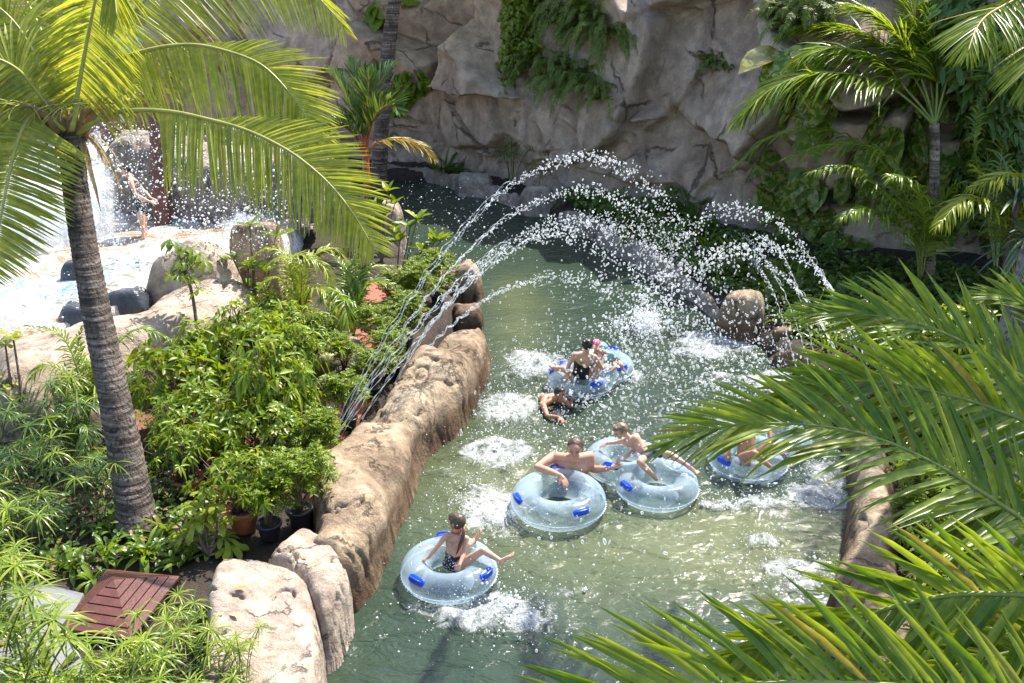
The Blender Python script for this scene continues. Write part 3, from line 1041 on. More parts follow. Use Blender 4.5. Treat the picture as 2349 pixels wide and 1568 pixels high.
# ---- coconut palm whose crown hangs above the picture on the right: its leaf tips dip into view
base3 = np.array([8.3, 13.6, .3])
tp3 = np.array([base3, base3 + [.05, .1, 2.5], base3 + [-.7, .5, 5.2], base3 + [-2.2, -1.2, 8.0], base3 + [-3.0, -2.3, 8.8]])
coco3 = thing('coconut_palm', 'coconut palm leaning in from the right edge with hanging leaf tips in view', 'palm tree', base3, 'coconut palms')
trunk_mesh(tp3, [.24, .2, .18, .17, .16], ring=.1, seed=12, n=18).build('trunk', M_BARK, coco3)
for i in range(11):
    az = i * .571 + 2.6
    c = arc(tp3[-1], az, 3.7, .75 - .3 * (i % 3), 1.25 + .2 * (i % 2), 8)
    add_frond(coco3, c, G_COCO, G_COCOR, n=60, ll=.85, lw=.045, rr=.03, hang=.45, droop=.2, lift=0)

add_frond(coco3, [tp3[-1], tp3[-1] + [-1.0, .6, .7], tp3[-1] + [-2.1, 1.3, .35], tp3[-1] + [-2.75, 1.7, -1.1], tp3[-1] + [-2.95, 1.75, -2.1]], G_COCO, G_COCOR, n=60, ll=.8, lw=.05, rr=.03, hang=.6, droop=.2, lift=0)

# ---- sealing wax palm with red crownshaft
bs = W(846, 560, .38)
ds = dep(bs)
wax = thing('sealing_wax_palm', 'slim palm with a glossy red crownshaft and stiff green fronds by the far garden corner', 'palm tree', bs)
m = MB()
m.tube(px3([(848, 565), (845, 500), (842, 440)], ds), [.07, .065, .065], 10)
m.build('trunk', B_STEM, wax)
m = MB()
m.tube(px3([(843, 455), (841, 400), (838, 350), (836, 310)], ds), [.075, .085, .075, .04], 10)
for t in ((815, 320), (862, 325), (828, 290), (848, 280)):
    m.tube(px3([(839, 365), ((839 + t[0]) / 2, (365 + t[1]) / 2 - 4), t], ds, ds), [.045, .03, .02], 6)
m.build('crownshaft', B_RED, wax)
G_WAX = leaf_mat('wax_palm_leaf', (.05, .11, .03), (.13, .21, .06), .36, (1.5, 1.3, .5), .3)
kx = dict(n=40, ll=.85, lw=.05, rr=.022, start=.2, a0=50, a1=16, lift=.3, droop=.12, jit=.08)
for L_, dd, mat in (([(838, 350), (815, 280), (785, 210), (750, 165)], -.6, G_WAX), ([(838, 345), (845, 260), (870, 190), (905, 150)], .6, G_WAX), ([(838, 350), (830, 250), (820, 180), (800, 140)], .2, G_WAX),
                    ([(838, 350), (800, 300), (765, 290), (735, 320)], -1, G_WAX), ([(838, 350), (860, 270), (895, 240), (915, 260)], -1, G_WAX), ([(838, 350), (845, 240), (848, 170)], -.9, G_WAX)):
    add_frond(wax, px3(L_, ds, ds + dd), mat, B_RED, **kx)
add_frond(wax, px3([(840, 355), (870, 325), (920, 318), (965, 335), (995, 365)], ds, ds - .6), G_YEL, G_YEL, label='old yellowing frond', **{**kx, 'hang': .5, 'll': .6, 'a0': 60})
add_frond(wax, px3([(838, 355), (812, 335), (790, 345), (775, 380)], ds, ds - .8), G_LIME, B_RED, **{**kx, 'hang': .4, 'll': .6})

# ---- slim palm on the right bank
br = W(2126, 655, .3)
dr_ = dep(br)
rp = thing('slim_palm', 'slim smooth trunked palm with feathery fronds spreading before the cliff on the right', 'palm tree', br)
trunk_mesh(px3([(2126, 655), (2134, 560), (2142, 440), (2144, 330), (2143, 285)], dr_), [.15, .12, .1, .1, .1], ring=.2, saw=.03, n=16, seed=5).build('trunk', M_BARKT, rp)
kr = dict(n=105, ll=1.15, lw=.052, rr=.03, start=.28, a0=62, a1=20, lift=.2, droop=.28, jit=.14)
for L_, dd, k in (([(2143, 290), (2100, 245), (2040, 200), (1960, 172), (1860, 170), (1770, 205), (1690, 275)], -1.2, dict(hang=.35)),
                  ([(2143, 285), (2115, 210), (2060, 130), (1970, 75), (1870, 60), (1790, 85)], .8, dict(hang=.15, ll=1.1)),
                  ([(2143, 285), (2135, 190), (2115, 90), (2080, 10), (2030, -50)], .4, dict(ll=1.1)),
                  ([(2145, 285), (2165, 210), (2195, 120), (2250, 40), (2310, 20)], -.6, dict(ll=1.1, hang=.2)),
                  ([(2145, 285), (2155, 180), (2165, 70), (2190, -40)], .9, dict(ll=1.0)),
                  ([(2143, 285), (2110, 240), (2050, 160), (1990, 130), (1920, 140)], 1.4, dict(ll=.9, hang=.2)),
                  ([(2145, 285), (2180, 225), (2240, 200), (2300, 215)], .6, dict(ll=.9, hang=.3)), ([(2143, 285), (2120, 200), (2080, 110), (2010, 40), (1940, 10)], -.3, dict(hang=.2)), ([(2143, 285), (2100, 230), (2010, 140), (1900, 110), (1820, 140)], -.4, dict(hang=.3)), ([(2145, 285), (2150, 170), (2140, 60), (2160, -40)], -.5, dict())):
    add_frond(rp, px3(L_, dr_, dr_ + dd), G_PALM, G_PALMR, **{**kr, **k})

# ---- arching areca clumps on the right
def areca(label, px, z, L_list, mat=G_PALM, group='arching areca palms', dd=0.0, **kk):
    b = W(px[0], px[1], z)
    d = dep(b)
    t = thing('areca_palm', label, 'palm', b, group)
    k0 = dict(n=46, ll=.78, lw=.055, rr=.02, start=.25, a0=58, a1=25, lift=.15, droop=.55, jit=.12)
    for q in L_list:
        extra = q[2] if len(q) > 2 else {}
        pts = px3([px] + q[0], d, d + q[1])
        pts[0] = b
        add_frond(t, pts, mat, G_PALMR, **{**k0, **kk, **extra})
    return t


areca('arching areca palm with long drooping leaflets at the foot of the right cliff', (2110, 660), .3,
      [([(2100, 520), (2016, 433), (1950, 385), (1860, 395)], -1.5), ([(2115, 480), (2060, 390), (2000, 338), (1900, 335), (1800, 365)], -.8), ([(2100, 500), (2020, 370), (1930, 310), (1850, 300), (1760, 320), (1680, 390)], .3),
       ([(2120, 500), (2090, 420), (2040, 400)], -2), ([(2140, 520), (2190, 430), (2230, 420)], -1), ([(2090, 540), (1990, 480), (1930, 500)], -1.6)])
areca('yellow green areca palm arching at the right edge above the blue leaved plant', (2330, 680), .3,
      [([(2320, 560), (2349, 440), (2320, 400), (2230, 430)], -1.5), ([(2310, 560), (2270, 470), (2210, 460), (2150, 520)], -2), ([(2330, 540), (2390, 440), (2440, 460)], -1), ([(2320, 540), (2290, 440), (2230, 380)], -1), ([(2340, 560), (2349, 420), (2390, 350)], -.5)], mat=G_LIME)
areca('tall upright areca palm with dark canes under the top right corner', (2285, 640), .3,
      [([(2290, 480), (2300, 330), (2330, 200), (2380, 100)], -.6, dict(n=40)), ([(2270, 470), (2265, 330), (2270, 200), (2255, 110)], .3, dict(n=40)), ([(2300, 480), (2349, 330), (2400, 250)], .5), ([(2270, 480), (2240, 380), (2200, 330)], .4),
       ([(2260, 470), (2235, 340), (2250, 220)], -.8), ([(2300, 470), (2320, 300), (2300, 160), (2290, 60)], 1)], ll=.75)
areca('dark leaved areca palm behind the tall one in the top right corner', (2330, 600), .3,
      [([(2320, 420), (2310, 250), (2290, 120), (2240, 40)], .5, dict(n=44)), ([(2340, 420), (2349, 250), (2349, 100)], .5, dict(n=44)), ([(2300, 420), (2250, 300), (2190, 230)], .5), ([(2349, 400), (2390, 260), (2430, 200)], .3)], mat=G_DARK, ll=.8)

# frond of a palm beyond the frame hanging in at the top right corner
bq = np.array([9.6, 15.2, .3])
fq = thing('fan_crown_palm', 'palm leaning in over the top right corner with long leaflets fanning from a tawny rib', 'palm tree', bq)
tpq = np.vstack([bq, bq + [.3, .2, 2.5], P(2470, -60, 14.4)])
trunk_mesh(tpq, [.2, .17, .15], ring=.12, n=14, seed=6).build('trunk', M_BARKT, fq)
for L_, dd in (([(2470, -60), (2370, -20), (2300, 15), (2262, 38), (2238, 70), (2220, 120)], -1.5), ([(2470, -60), (2420, 40), (2390, 120), (2370, 220)], -2), ([(2470, -60), (2380, -110), (2260, -120)], 0), ([(2470, -60), (2540, 20), (2600, 120)], -1)):
    add_frond(fq, px3(L_, 14.4, 14.4 + dd), G_PALM, simple('tawny_rib', (.42, .26, .06), .5), n=56, ll=1.0, lw=.04, rr=.03, hang=.45, droop=.2, a0=75, a1=12, start=.3)

# ---- royal palm trunk and the big fronds that sweep in from the right
bR = W(2238, 1555, .28)
dR = dep(bR)
roy = thing('royal_palm', 'stout grey trunked palm at the right edge with broad fronds sweeping over the water', 'palm tree', bR)
trunk_mesh(px3([(2238, 1555), (2258, 1330), (2282, 1080), (2320, 830), (2375, 620), (2450, 380), (2520, 120)], dR, dR + .6), [.34, .27, .21, .19, .18, .17, .16], ring=.16, saw=.025, n=28, seed=15).build('trunk', M_BARKG, roy)
kb = dict(n=54, lw=.052, rr=.026, start=.05, a0=62, a1=14, lift=.18, droop=.16, jit=.1, tm=T_BLADE)
hF = nrm(-FW + Z * .9)
for L_, d_a, d_b, k in (
        ([(2560, 1010), (2460, 940), (2349, 869), (2216, 789), (2099, 741), (1983, 722), (1880, 720), (1840, 724)], 8.6, 8.9, dict(ll=.86, a0=58)),
        ([(2560, 1050), (2460, 1010), (2349, 965), (2233, 922), (2133, 897), (2043, 880), (1950, 878), (1850, 893), (1760, 930)], 8.0, 8.2, dict(ll=.9, a0=48, roll=.35)),
        ([(2600, 1390), (2480, 1290), (2349, 1195), (2233, 1118), (2133, 1058), (2010, 1005), (1883, 978), (1733, 972), (1610, 990), (1530, 1022)], 7.6, 7.9, dict(ll=.98, n=64)),
        ([(2620, 1400), (2480, 1375), (2349, 1365), (2200, 1364), (2066, 1388), (1933, 1430), (1800, 1465), (1660, 1512)], 6.2, 6.4, dict(ll=.8, lw=.05, roll=.5)),
        ([(2500, 1650), (2300, 1600), (2100, 1575), (1900, 1566), (1700, 1570), (1500, 1595), (1300, 1645)], 5.8, 5.7, dict(ll=.9, lw=.055, n=46, a0=52, a1=36, roll=.15, prof=((0, .6), (.3, 1), (.8, .9), (1, .55)))),
        ([(2600, 1250), (2480, 1180), (2360, 1150), (2260, 1170), (2180, 1240)], 8.4, 8.6, dict(ll=.8, hang=.4)),
        ([(2600, 1100), (2500, 900), (2430, 760), (2330, 690), (2250, 690)], 9.2, 9.6, dict(ll=.8)),
        ([(2600, 1500), (2450, 1480), (2300, 1500), (2150, 1560), (2050, 1620)], 6.6, 6.6, dict(ll=.75, hang=.2))):
    add_frond(roy, px3(L_, d_a, d_b), G_PALM, G_PALMR, hint=hF, **{**kb, **k})
# its leaf stalks spring from one crownshaft beyond the frame
m = MB()
m.tube(px3([(2520, 1560), (2575, 1300), (2590, 1060)], 8.2, 8.2), [.14, .13, .07], 12)
m.build('crownshaft', B_STEM, roy)

# ---- pandanus with blue green straps
def straps(name, label, cat, base, n, ln, wd, mat, elev=(.3, 1.3), droop=.5, group=None, spread=.08, tm=T_LONG, stem=None):
    mb = MB()
    az = NR.uniform(0, 2 * np.pi, n)
    el = NR.uniform(*elev, n)
    D = np.stack([np.cos(az) * np.cos(el), np.sin(az) * np.cos(el), np.sin(el)], 1)
    O = base + np.stack([np.cos(az), np.sin(az), np.zeros(n)], 1) * spread * NR.uniform(0, 1, (n, 1)) + (Z * stem if stem else 0)
    leaves(mb, tm, O, D, Z + NR.normal(0, .2, (n, 3)), ln * NR.uniform(.65, 1.1, n), wd * NR.uniform(.8, 1.15, n), droop * NR.uniform(.5, 1.4, n))
    if stem:
        t = thing(name, label, cat, base, group)
        mb.build('foliage', mat, t)
        s = MB()
        s.tube([base - Z * .1, base + Z * stem], .05, 8)
        s.build('stem', B_TWIG, t)
        return t
    return tag(mb.build(name, mat, origin=base), label, cat, group)


for i, (px, py, dz, lb) in enumerate([(2290, 690, 2.0, 'pandanus with long arching blue green straps at the right edge'), (2340, 720, 1.3, 'lower pandanus with stiff blue green straps, cut by the right edge')]):
    straps('pandanus', lb, 'shrub', W(px, py, .3), 80, 1.45, .06, G_BLUE, (.1, 1.45), .55, 'blue green pandanus plants', stem=dz)
# ================================================================ plants that grow on and under the cliff
def frame(n):
    n = nrm(n)
    s = nrm(np.cross(Z, n)) if abs(n[2]) < .95 else np.array([1.0, 0, 0])
    return n, s, np.cross(n, s)


def fern(name, label, spots, nf, ln, mat, group=None, up=.5, ll=.13, n=26, cat='fern', ground=False):
    """clump of arching ferns rooted at the given picture points on the cliff (or the soil)"""
    mb, mr = MB(), MB()
    o0 = None
    for sp in spots:
        px, py = sp[:2]
        k = sp[2] if len(sp) > 2 else 1
        c, nn = (W(px, py, .3), np.array([0, 0, 1.0])) if ground else on_cliff(px, py)
        if o0 is None:
            o0 = c
        nn, s, u = frame(nn)
        for i in range(int(nf * k)):
            if ground:
                d = nrm(np.array([*NR.normal(0, .7, 2), NR.uniform(.5, 1.3)]))
            else:
                d = nrm(nn * NR.uniform(.3, .9) + s * NR.normal(0, .7) + Z * NR.uniform(-.3, up))
            L_ = ln * NR.uniform(.6, 1.15)
            a = c + s * NR.normal(0, .12) + u * NR.normal(0, .06)
            pts = [a, a + d * L_ * .35, a + d * L_ * .68 - Z * L_ * .12, a + d * L_ * .85 - Z * L_ * .4]
            frond(mb, mr, pts, n=n, ll=ll, lw=.028 * ll / .13, hint=Z + nn * .4, start=.1, a0=80, a1=40, droop=.15, lift=.05, rr=.006, tm=T_SMALL)
    mb.q += [f + mb.n for f in mr.q]
    mb.t += [f + mb.n for f in mr.t]
    mb.v += mr.v
    mb.n += mr.n
    return tag(mb.build(name, mat, origin=o0), label, cat, group)


fern('hanging_fern', 'big shaggy sword fern tumbling from the high ledge at the top of the cliff', [(1290, 40), (1320, 50), (1350, 45), (1380, 60), (1330, 20), (1370, 25), (1400, 70), (1300, 15)], 22, 1.2, G_FERN, 'hanging ferns on the cliff', .9, .16)
fern('hanging_fern', 'long cascade of sword fern running down a slanting ledge in the middle of the cliff', [(1240, 140), (1265, 160), (1290, 175), (1320, 190), (1350, 205), (1380, 220), (1330, 170), (1290, 150)], 17, 1.15, G_FERN, 'hanging ferns on the cliff', .6, .16)
fern('hanging_fern', 'small fern in the square nook high on the cliff face', [(1635, 140), (1655, 150)], 10, .6, G_FERN, 'hanging ferns on the cliff', .6, .1)
fern('hanging_fern', 'bushy fern spilling over the cliff behind the slim palm crown', [(1810, 20), (1835, 35), (1860, 25), (1830, 55), (1890, 15), (1800, 45)], 18, 1.0, G_FERN, 'hanging ferns on the cliff', .8, .14)


def scatter_leaves(name, label, cat, blobs, n, size, mat, tm=T_LEAF, out=.25, group=None, wr=.6, stems=True, hang=.6):
    """leaves growing over the rock inside picture ellipses (x, y, half width, half height)"""
    mb, ms = MB(), MB()
    O, D, Nn, S = [], [], [], []
    tot = sum(b[2] * b[3] for b in blobs)
    org = on_cliff(blobs[0][0], blobs[0][1])[0]
    for x, y, a, b in blobs:
        m = max(3, int(n * a * b / tot))
        for i in range(m):
            r, t = math.sqrt(NR.uniform()), NR.uniform(0, 6.283)
            c, nn = on_cliff(x + a * r * math.cos(t), y + b * r * math.sin(t))
            nn, s, u = frame(nn)
            O.append(c + nn * out * NR.uniform(.1, 1) * (1.2 - r))
            D.append(nn * NR.uniform(.1, .8) + s * NR.normal(0, .6) - Z * hang * NR.uniform(.2, 1.2))
            Nn.append(nn + Z * .7 + NR.normal(0, .35, 3))
            S.append(size * NR.uniform(.6, 1.25))
            if stems and i % 4 == 0:
                ms.tube([c - nn * .05, c + nn * out * .4 - Z * .1, O[-1]], [.012, .01, .006], 4)
    S = np.array(S)
    leaves(mb, tm, O, D, Nn, S, S * wr, .25)
    t = thing(name, label, cat, org, group)
    mb.build('foliage', mat, t)
    if ms.n:
        ms.build('stem', B_STEM, t)
    return t


scatter_leaves('creeper', 'bright green sunlit creeper hanging down the cliff from its top edge', 'creeper', [(1198, 40, 45, 45), (1195, 90, 36, 40), (1175, 130, 22, 25), (1215, 100, 18, 35), (1205, -10, 50, 40)], 2600, .12, G_VINE, out=.8, wr=.75)
scatter_leaves('creeper', 'thin trailing strands of creeper below the bright one on the cliff', 'creeper', [(1150, 160, 12, 30), (1150, 205, 8, 20), (1160, 115, 20, 10)], 60, .1, G_VINE, out=.1, wr=.75)
scatter_leaves('cliff_shrub', 'rounded leafy shrub growing from a cliff pocket beside the slender palm trunk', 'shrub', [(945, 190, 42, 32), (925, 215, 25, 45), (850, 170, 20, 30), (915, 250, 12, 18)], 480, .2, G_BUSH, T_ROUND, out=.5, wr=.6)
scatter_leaves('cliff_plant', 'broad leaved plant lit yellow green on the cliff behind the slender palm trunk', 'plant', [(865, 18, 16, 12), (868, 42, 16, 14), (925, 15, 6, 15)], 16, .55, G_VINE, T_ROUND, out=.4, wr=.75)
scatter_leaves('cliff_plant', 'small broad leaved plant in the nook beside the small fern', 'plant', [(1632, 132, 12, 10), (1672, 155, 8, 5)], 20, .18, G_DARK, T_ROUND, out=.2, wr=.6)
PB = [('variegated pothos with one huge leaf high behind the palm frond tips', [(1830, 140, 34, 30), (1800, 130, 12, 14)], 18, 0.91),
      ('variegated pothos climbing the rock in the gap between the palm fronds', [(1850, 230, 55, 40), (1890, 270, 45, 35), (1800, 250, 30, 25)], 54, 0.62),
      ('variegated pothos hanging in a long curtain down the shaded rock', [(1790, 430, 35, 45), (1830, 470, 40, 45), (1860, 420, 30, 50), (1785, 380, 25, 30)], 62, 0.55),
      ('variegated pothos spilling low behind the falling jets', [(1800, 540, 25, 35), (1815, 590, 20, 18), (1770, 565, 18, 20)], 29, 0.52),
      ('variegated pothos in a dense clump low on the right cliff', [(1890, 510, 40, 35), (1920, 560, 35, 35), (1960, 590, 25, 30), (1985, 570, 18, 25)], 108, 0.34),
      ('variegated pothos with big leaves around the slim palm trunk', [(2060, 270, 35, 30), (2080, 320, 40, 35), (2040, 330, 35, 30), (2110, 350, 40, 30), (2180, 370, 30, 30), (2110, 230, 35, 30)], 81, 0.6),
      ('variegated pothos shaded behind the areca fronds', [(2000, 380, 40, 40), (1960, 430, 40, 40), (2080, 450, 40, 50), (2170, 470, 40, 50)], 94, 0.47)]
for lb, bl, n_, sz in PB:
    scatter_leaves('pothos_vine', lb, 'vine', bl, n_, sz, G_POTHOS, T_ROUND, out=.4, wr=.72, group='variegated pothos on the right cliff', hang=.9)

scatter_leaves('wall_shrub', 'dense dark green foliage covering the rock in the top right corner', 'shrub', [(2250, 120, 110, 110), (2290, 300, 90, 140), (2230, 420, 70, 90), (2200, 30, 120, 40), (2320, 520, 60, 80)], 2600, .3, G_DARK, T_LEAF, out=.7, wr=.34)

# ---------------------------------------------------------------- sedges (umbrella papyrus): four plants, then copies
def sedge_mesh(ns, h, bl, seed):
    global NR
    keep, NR = NR, np.random.default_rng(seed)
    mb, ms = MB(), MB()
    for i in range(ns):
        az = NR.uniform(0, 6.283)
        c = arc([NR.normal(0, .07), NR.normal(0, .07), -.05], az, h * NR.uniform(.6, 1.1), 1.45, NR.uniform(.1, .6), 6)
        ms.tube(c, .007, 5)
        k = NR.integers(13, 20)
        a = np.linspace(0, 6.283, k, endpoint=False) + NR.normal(0, .1, k)
        e = NR.uniform(-.1, .5, k)
        D = np.stack([np.cos(a) * np.cos(e), np.sin(a) * np.cos(e), np.sin(e)], 1)
        leaves(mb, T_LONG, np.repeat(c[-1:], k, 0), D, Z + NR.normal(0, .1, (k, 3)), bl * NR.uniform(.7, 1.1, k), .0125 * NR.uniform(.8, 1.3, k) * bl / .25, NR.uniform(.2, .75, k))
    NR = keep
    return mb, ms


SEDGE = []
for k, (ns, h, bl) in enumerate([(5, .75, .3), (6, .6, .27), (4, .95, .33), (7, .8, .29)]):
    mb, ms = sedge_mesh(ns, h, bl, 100 + k)
    me1 = mb.mesh('sedge_leaves')
    me1.materials.append(G_SEDGE)
    me2 = ms.mesh('sedge_stalks')
    me2.materials.append(B_STEM)
    SEDGE.append((me1, me2))
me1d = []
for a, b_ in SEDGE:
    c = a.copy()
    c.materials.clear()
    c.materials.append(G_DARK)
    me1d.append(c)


def sedge(px, py, z, sc_, label, group, dark=False, k=None, rz=None):
    k = NR.integers(0, 4) if k is None else k
    t = thing('umbrella_sedge', label, 'sedge', W(px, py, z), group)
    t.scale = (sc_,) * 3
    t.rotation_euler[2] = NR.uniform(0, 6.28) if rz is None else rz
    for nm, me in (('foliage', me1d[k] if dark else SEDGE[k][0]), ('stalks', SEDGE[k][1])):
        o = bpy.data.objects.new(nm, me)
        COL.objects.link(o)
        o.parent = t
    return t


LS1 = 'bright umbrella sedge in the thicket on the near left corner'
for px, py in [(20, 1340), (60, 1400), (0, 1450), (40, 1520), (-20, 1540), (30, 1590), (90, 1620), (-30, 1390), (50, 1300), (-20, 1640), (60, 1690), (150, 1700)]:
    sedge(px, py, .38, NR.uniform(1.0, 1.35), LS1, 'sedges on the near left corner')
LS2 = 'bright umbrella sedge in front of the slatted lid and the flat pale boulder'
for px, py in [(250, 1620), (320, 1600), (390, 1590), (440, 1520), (430, 1620), (350, 1680), (260, 1700), (480, 1660), (540, 1680), (450, 1450), (300, 1650), (200, 1680), (400, 1560)]:
    sedge(px, py, .38, NR.uniform(.75, .95), LS2, 'sedges before the slatted lid')
LS3 = 'shaded umbrella sedge in the mixed bed left of the leaning palm trunk'
for px, py in [(30, 1130), (80, 1180), (140, 1120), (190, 1170), (40, 1220), (120, 1240), (220, 1110), (10, 1060), (90, 1080), (160, 1060), (230, 1200), (-20, 1180), (60, 1030), (200, 1040), (-20, 1270)]:
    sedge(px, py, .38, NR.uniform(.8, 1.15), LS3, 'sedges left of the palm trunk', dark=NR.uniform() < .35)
LS4 = 'dark umbrella sedge in the clump at the foot of the cliff'
for px, py in [(1150, 400), (1180, 395), (1210, 405), (1235, 430), (1170, 425), (1255, 415), (1200, 380)]:
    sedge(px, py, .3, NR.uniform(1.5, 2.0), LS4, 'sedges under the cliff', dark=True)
sedge(560, 1560, .85, .6, 'lone bright sedge rooted against the near edge of the pale boulder', None, k=0)
sedge(110, 960, .38, 1.0, 'lone dark sedge before the pale swept rock', None, dark=True, k=3)

# ---------------------------------------------------------------- leafy shrubs in the left garden
def pot(parent, c, r, h, mat, soil=True):
    m = MB()
    m.lathe([(0, 0), (r * .72, 0), (r * .76, h * .1), (r * .96, h * .78), (r * 1.0, h * .82), (r * 1.1, h * .84), (r * 1.12, h * .97), (r * 1.06, h), (r * .96, h * .99), (r * .93, h * .9), (0, h * .88)], c, 22)
    p = m.build('pot', mat, parent)
    if soil:
        s = MB()
        s.lathe([(0, h * .9), (r * .9, h * .895)], c, 16)
        s.build('soil', M_SOIL, p)


def bush_mesh(h, r, ntip, per, ll, lw, tm, seed, zc=.6, flat=.8, droop=.45, stems=8, dens=.45):
    global NR
    keep, NR = NR, np.random.default_rng(seed)
    mb, ms = MB(), MB()
    d = rdirs(ntip, -.45, 1)
    rad = NR.uniform(dens, 1, (ntip, 1)) ** .5
    lump = (1 + .6 * fbm(d * 1.7 + seed, 2, seed)[:, None]) * np.where(NR.uniform(0, 1, (ntip, 1)) < .12, NR.uniform(1.1, 1.45, (ntip, 1)), 1)
    tip = d * rad * lump * np.array([r, r, h * (1 - zc) * flat + .12]) + Z * h * zc
    for i in range(ntip):
        if i % max(1, ntip // (stems * 4)) == 0:
            ms.tube([np.array([*NR.normal(0, r * .12, 2), 0]), tip[i] * np.array([.45, .45, .6]), tip[i]], [.014, .009, .004], 5)
        k = per + NR.integers(-1, 2)
        ax = nrm(d[i] * .7 + Z * .5 + NR.normal(0, .25, 3))
        n_, s, u = frame(ax)
        a = np.linspace(0, 6.283, k, endpoint=False) + NR.uniform(0, 6)
        D = np.cos(a)[:, None] * s + np.sin(a)[:, None] * u + n_ * NR.uniform(.05, .9, (k, 1))
        leaves(mb, tm, tip[i] - n_ * NR.uniform(0, .1, (k, 1)), D, np.broadcast_to(n_, (k, 3)) + NR.normal(0, .3, (k, 3)), ll * NR.uniform(.65, 1.2, k), lw * NR.uniform(.7, 1.15, k), droop * NR.uniform(.3, 1.5, k))
    NR = keep
    return mb, ms


def aralia_mesh(h, r, ntip, seed, fl=.2):
    """ming aralia: lacy leaves made of many tiny leaflets"""
    global NR
    keep, NR = NR, np.random.default_rng(seed)
    mb, ms = MB(), MB()
    for i in range(ntip):
        z = NR.uniform(.3, 1) ** .7
        az = NR.uniform(0, 6.283)
        rr = r * NR.uniform(.1, .8) * (1.15 - .5 * abs(z - .55))
        tip = np.array([math.cos(az) * rr, math.sin(az) * rr, h * z])
        if i % 3 == 0:
            ms.tube([[NR.normal(0, .03), NR.normal(0, .03), 0], tip * [.5, .5, .6], tip], [.012, .008, .004], 5)
        for j in range(5):
            a2 = az + NR.normal(0, 1.2)
            e = NR.uniform(-.1, .9)
            d = np.array([math.cos(a2) * math.cos(e), math.sin(a2) * math.cos(e), math.sin(e)])
            L_ = fl * NR.uniform(.7, 1.2)
            p = [tip, tip + d * L_ * .5, tip + d * L_ - Z * L_ * .25]
            k = 9
            t = np.linspace(.25, 1, k)
            pos = spline(p, 20)[(t * 19).astype(int)]
            sd_ = nrm(np.cross(d, Z) + 1e-6)
            for sg in (1, -1):
                leaves(mb, T_SMALL, pos, d * .7 + sg * sd_ + NR.normal(0, .25, (k, 3)), Z + NR.normal(0, .4, (k, 3)), .055 * NR.uniform(.7, 1.3, k) * fl / .2, .022 * fl / .2, .2)
    NR = keep
    return mb, ms


def proto(mb, ms, ml, mst):
    a = mb.mesh('foliage')
    a.materials.append(ml)
    b_ = ms.mesh('stems')
    b_.materials.append(mst)
    return a, b_


SHRUB = [proto(*bush_mesh(1.05, .6, 115, 6, .165, .055, T_LEAF, 200), G_BUSH, B_TWIG), proto(*bush_mesh(1.2, .55, 95, 7, .2, .05, T_LEAF, 201, droop=.65), G_BUSH, B_TWIG),
         proto(*bush_mesh(1.0, .62, 110, 5, .18, .07, T_LEAF, 202, droop=.3), G_VINE, B_TWIG), proto(*bush_mesh(.95, .58, 150, 6, .13, .04, T_LEAF, 203), G_STRAP, B_TWIG)]
ARAL = [proto(*aralia_mesh(.75, .36, 46, 300 + k), G_VINE, B_TWIG) for k in range(3)]
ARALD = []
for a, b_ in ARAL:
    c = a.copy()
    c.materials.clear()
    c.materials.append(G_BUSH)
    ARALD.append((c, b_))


def plant(name, label, cat, px, py, z, protos, sc_=1.0, group=None, potk=None, k=None, lift=0.0, sz=1.0):
    k = NR.integers(0, len(protos)) if k is None else k
    c = W(px, py, z)
    t = thing(name, label, cat, c, group)
    for nm, me in zip(('foliage', 'stems'), protos[k]):
        if not len(me.vertices):
            continue
        o = bpy.data.objects.new(nm, me)
        COL.objects.link(o)
        o.parent = t
        o.scale = (sc_, sc_, sc_ * sz)
        o.location = (0, 0, (potk[1] * .85 if potk else 0) + lift)
        o.rotation_euler[2] = NR.uniform(0, 6.28)
    if potk:
        pot(t, c, *potk)
    return t


GS = 'glossy shrubs massed in the left garden'
LB = 'bushy shrub with glossy pointed leaves, one of the mass right of the leaning trunk'
for px, py, s_ in [(420, 960, 1.05), (500, 930, 1.1), (585, 925, 1.1), (665, 940, 1.0), (455, 1030, .95), (540, 1020, 1.1), (620, 1015, 1.1), (700, 1010, .9), (520, 1090, .85), (610, 1090, .9), (690, 1070, .8), (400, 1010, .8), (470, 880, .9), (560, 870, .9)]:
    plant('leafy_shrub', LB, 'shrub', px + NR.normal(0, 12), py + NR.normal(0, 8), .38, SHRUB, s_ * NR.uniform(.8, 1.1), GS, sz=NR.uniform(.8, 1.3))
LB2 = 'leafy shrub behind the glossy mass, under the lime green palm'
for px, py, s_ in [(590, 830, .9), (660, 840, .95), (725, 830, .8), (625, 780, .8)]:
    plant('leafy_shrub', LB2, 'shrub', px, py, .38, SHRUB, s_, 'shrubs under the lime green palm')
plant('potted_shrub', 'glossy shrub in a rounded terracotta pot beside the schefflera', 'potted plant', 562, 1215, .38, SHRUB, .72, None, (.19, .3, M_TERRA), 0)
plant('potted_shrub', 'dark shrub in a wide shallow terracotta pot behind the leaning trunk', 'potted plant', 432, 1125, .38, SHRUB, .7, None, (.2, .2, M_TERRA), 1)
GA = 'potted ming aralias along the jets'
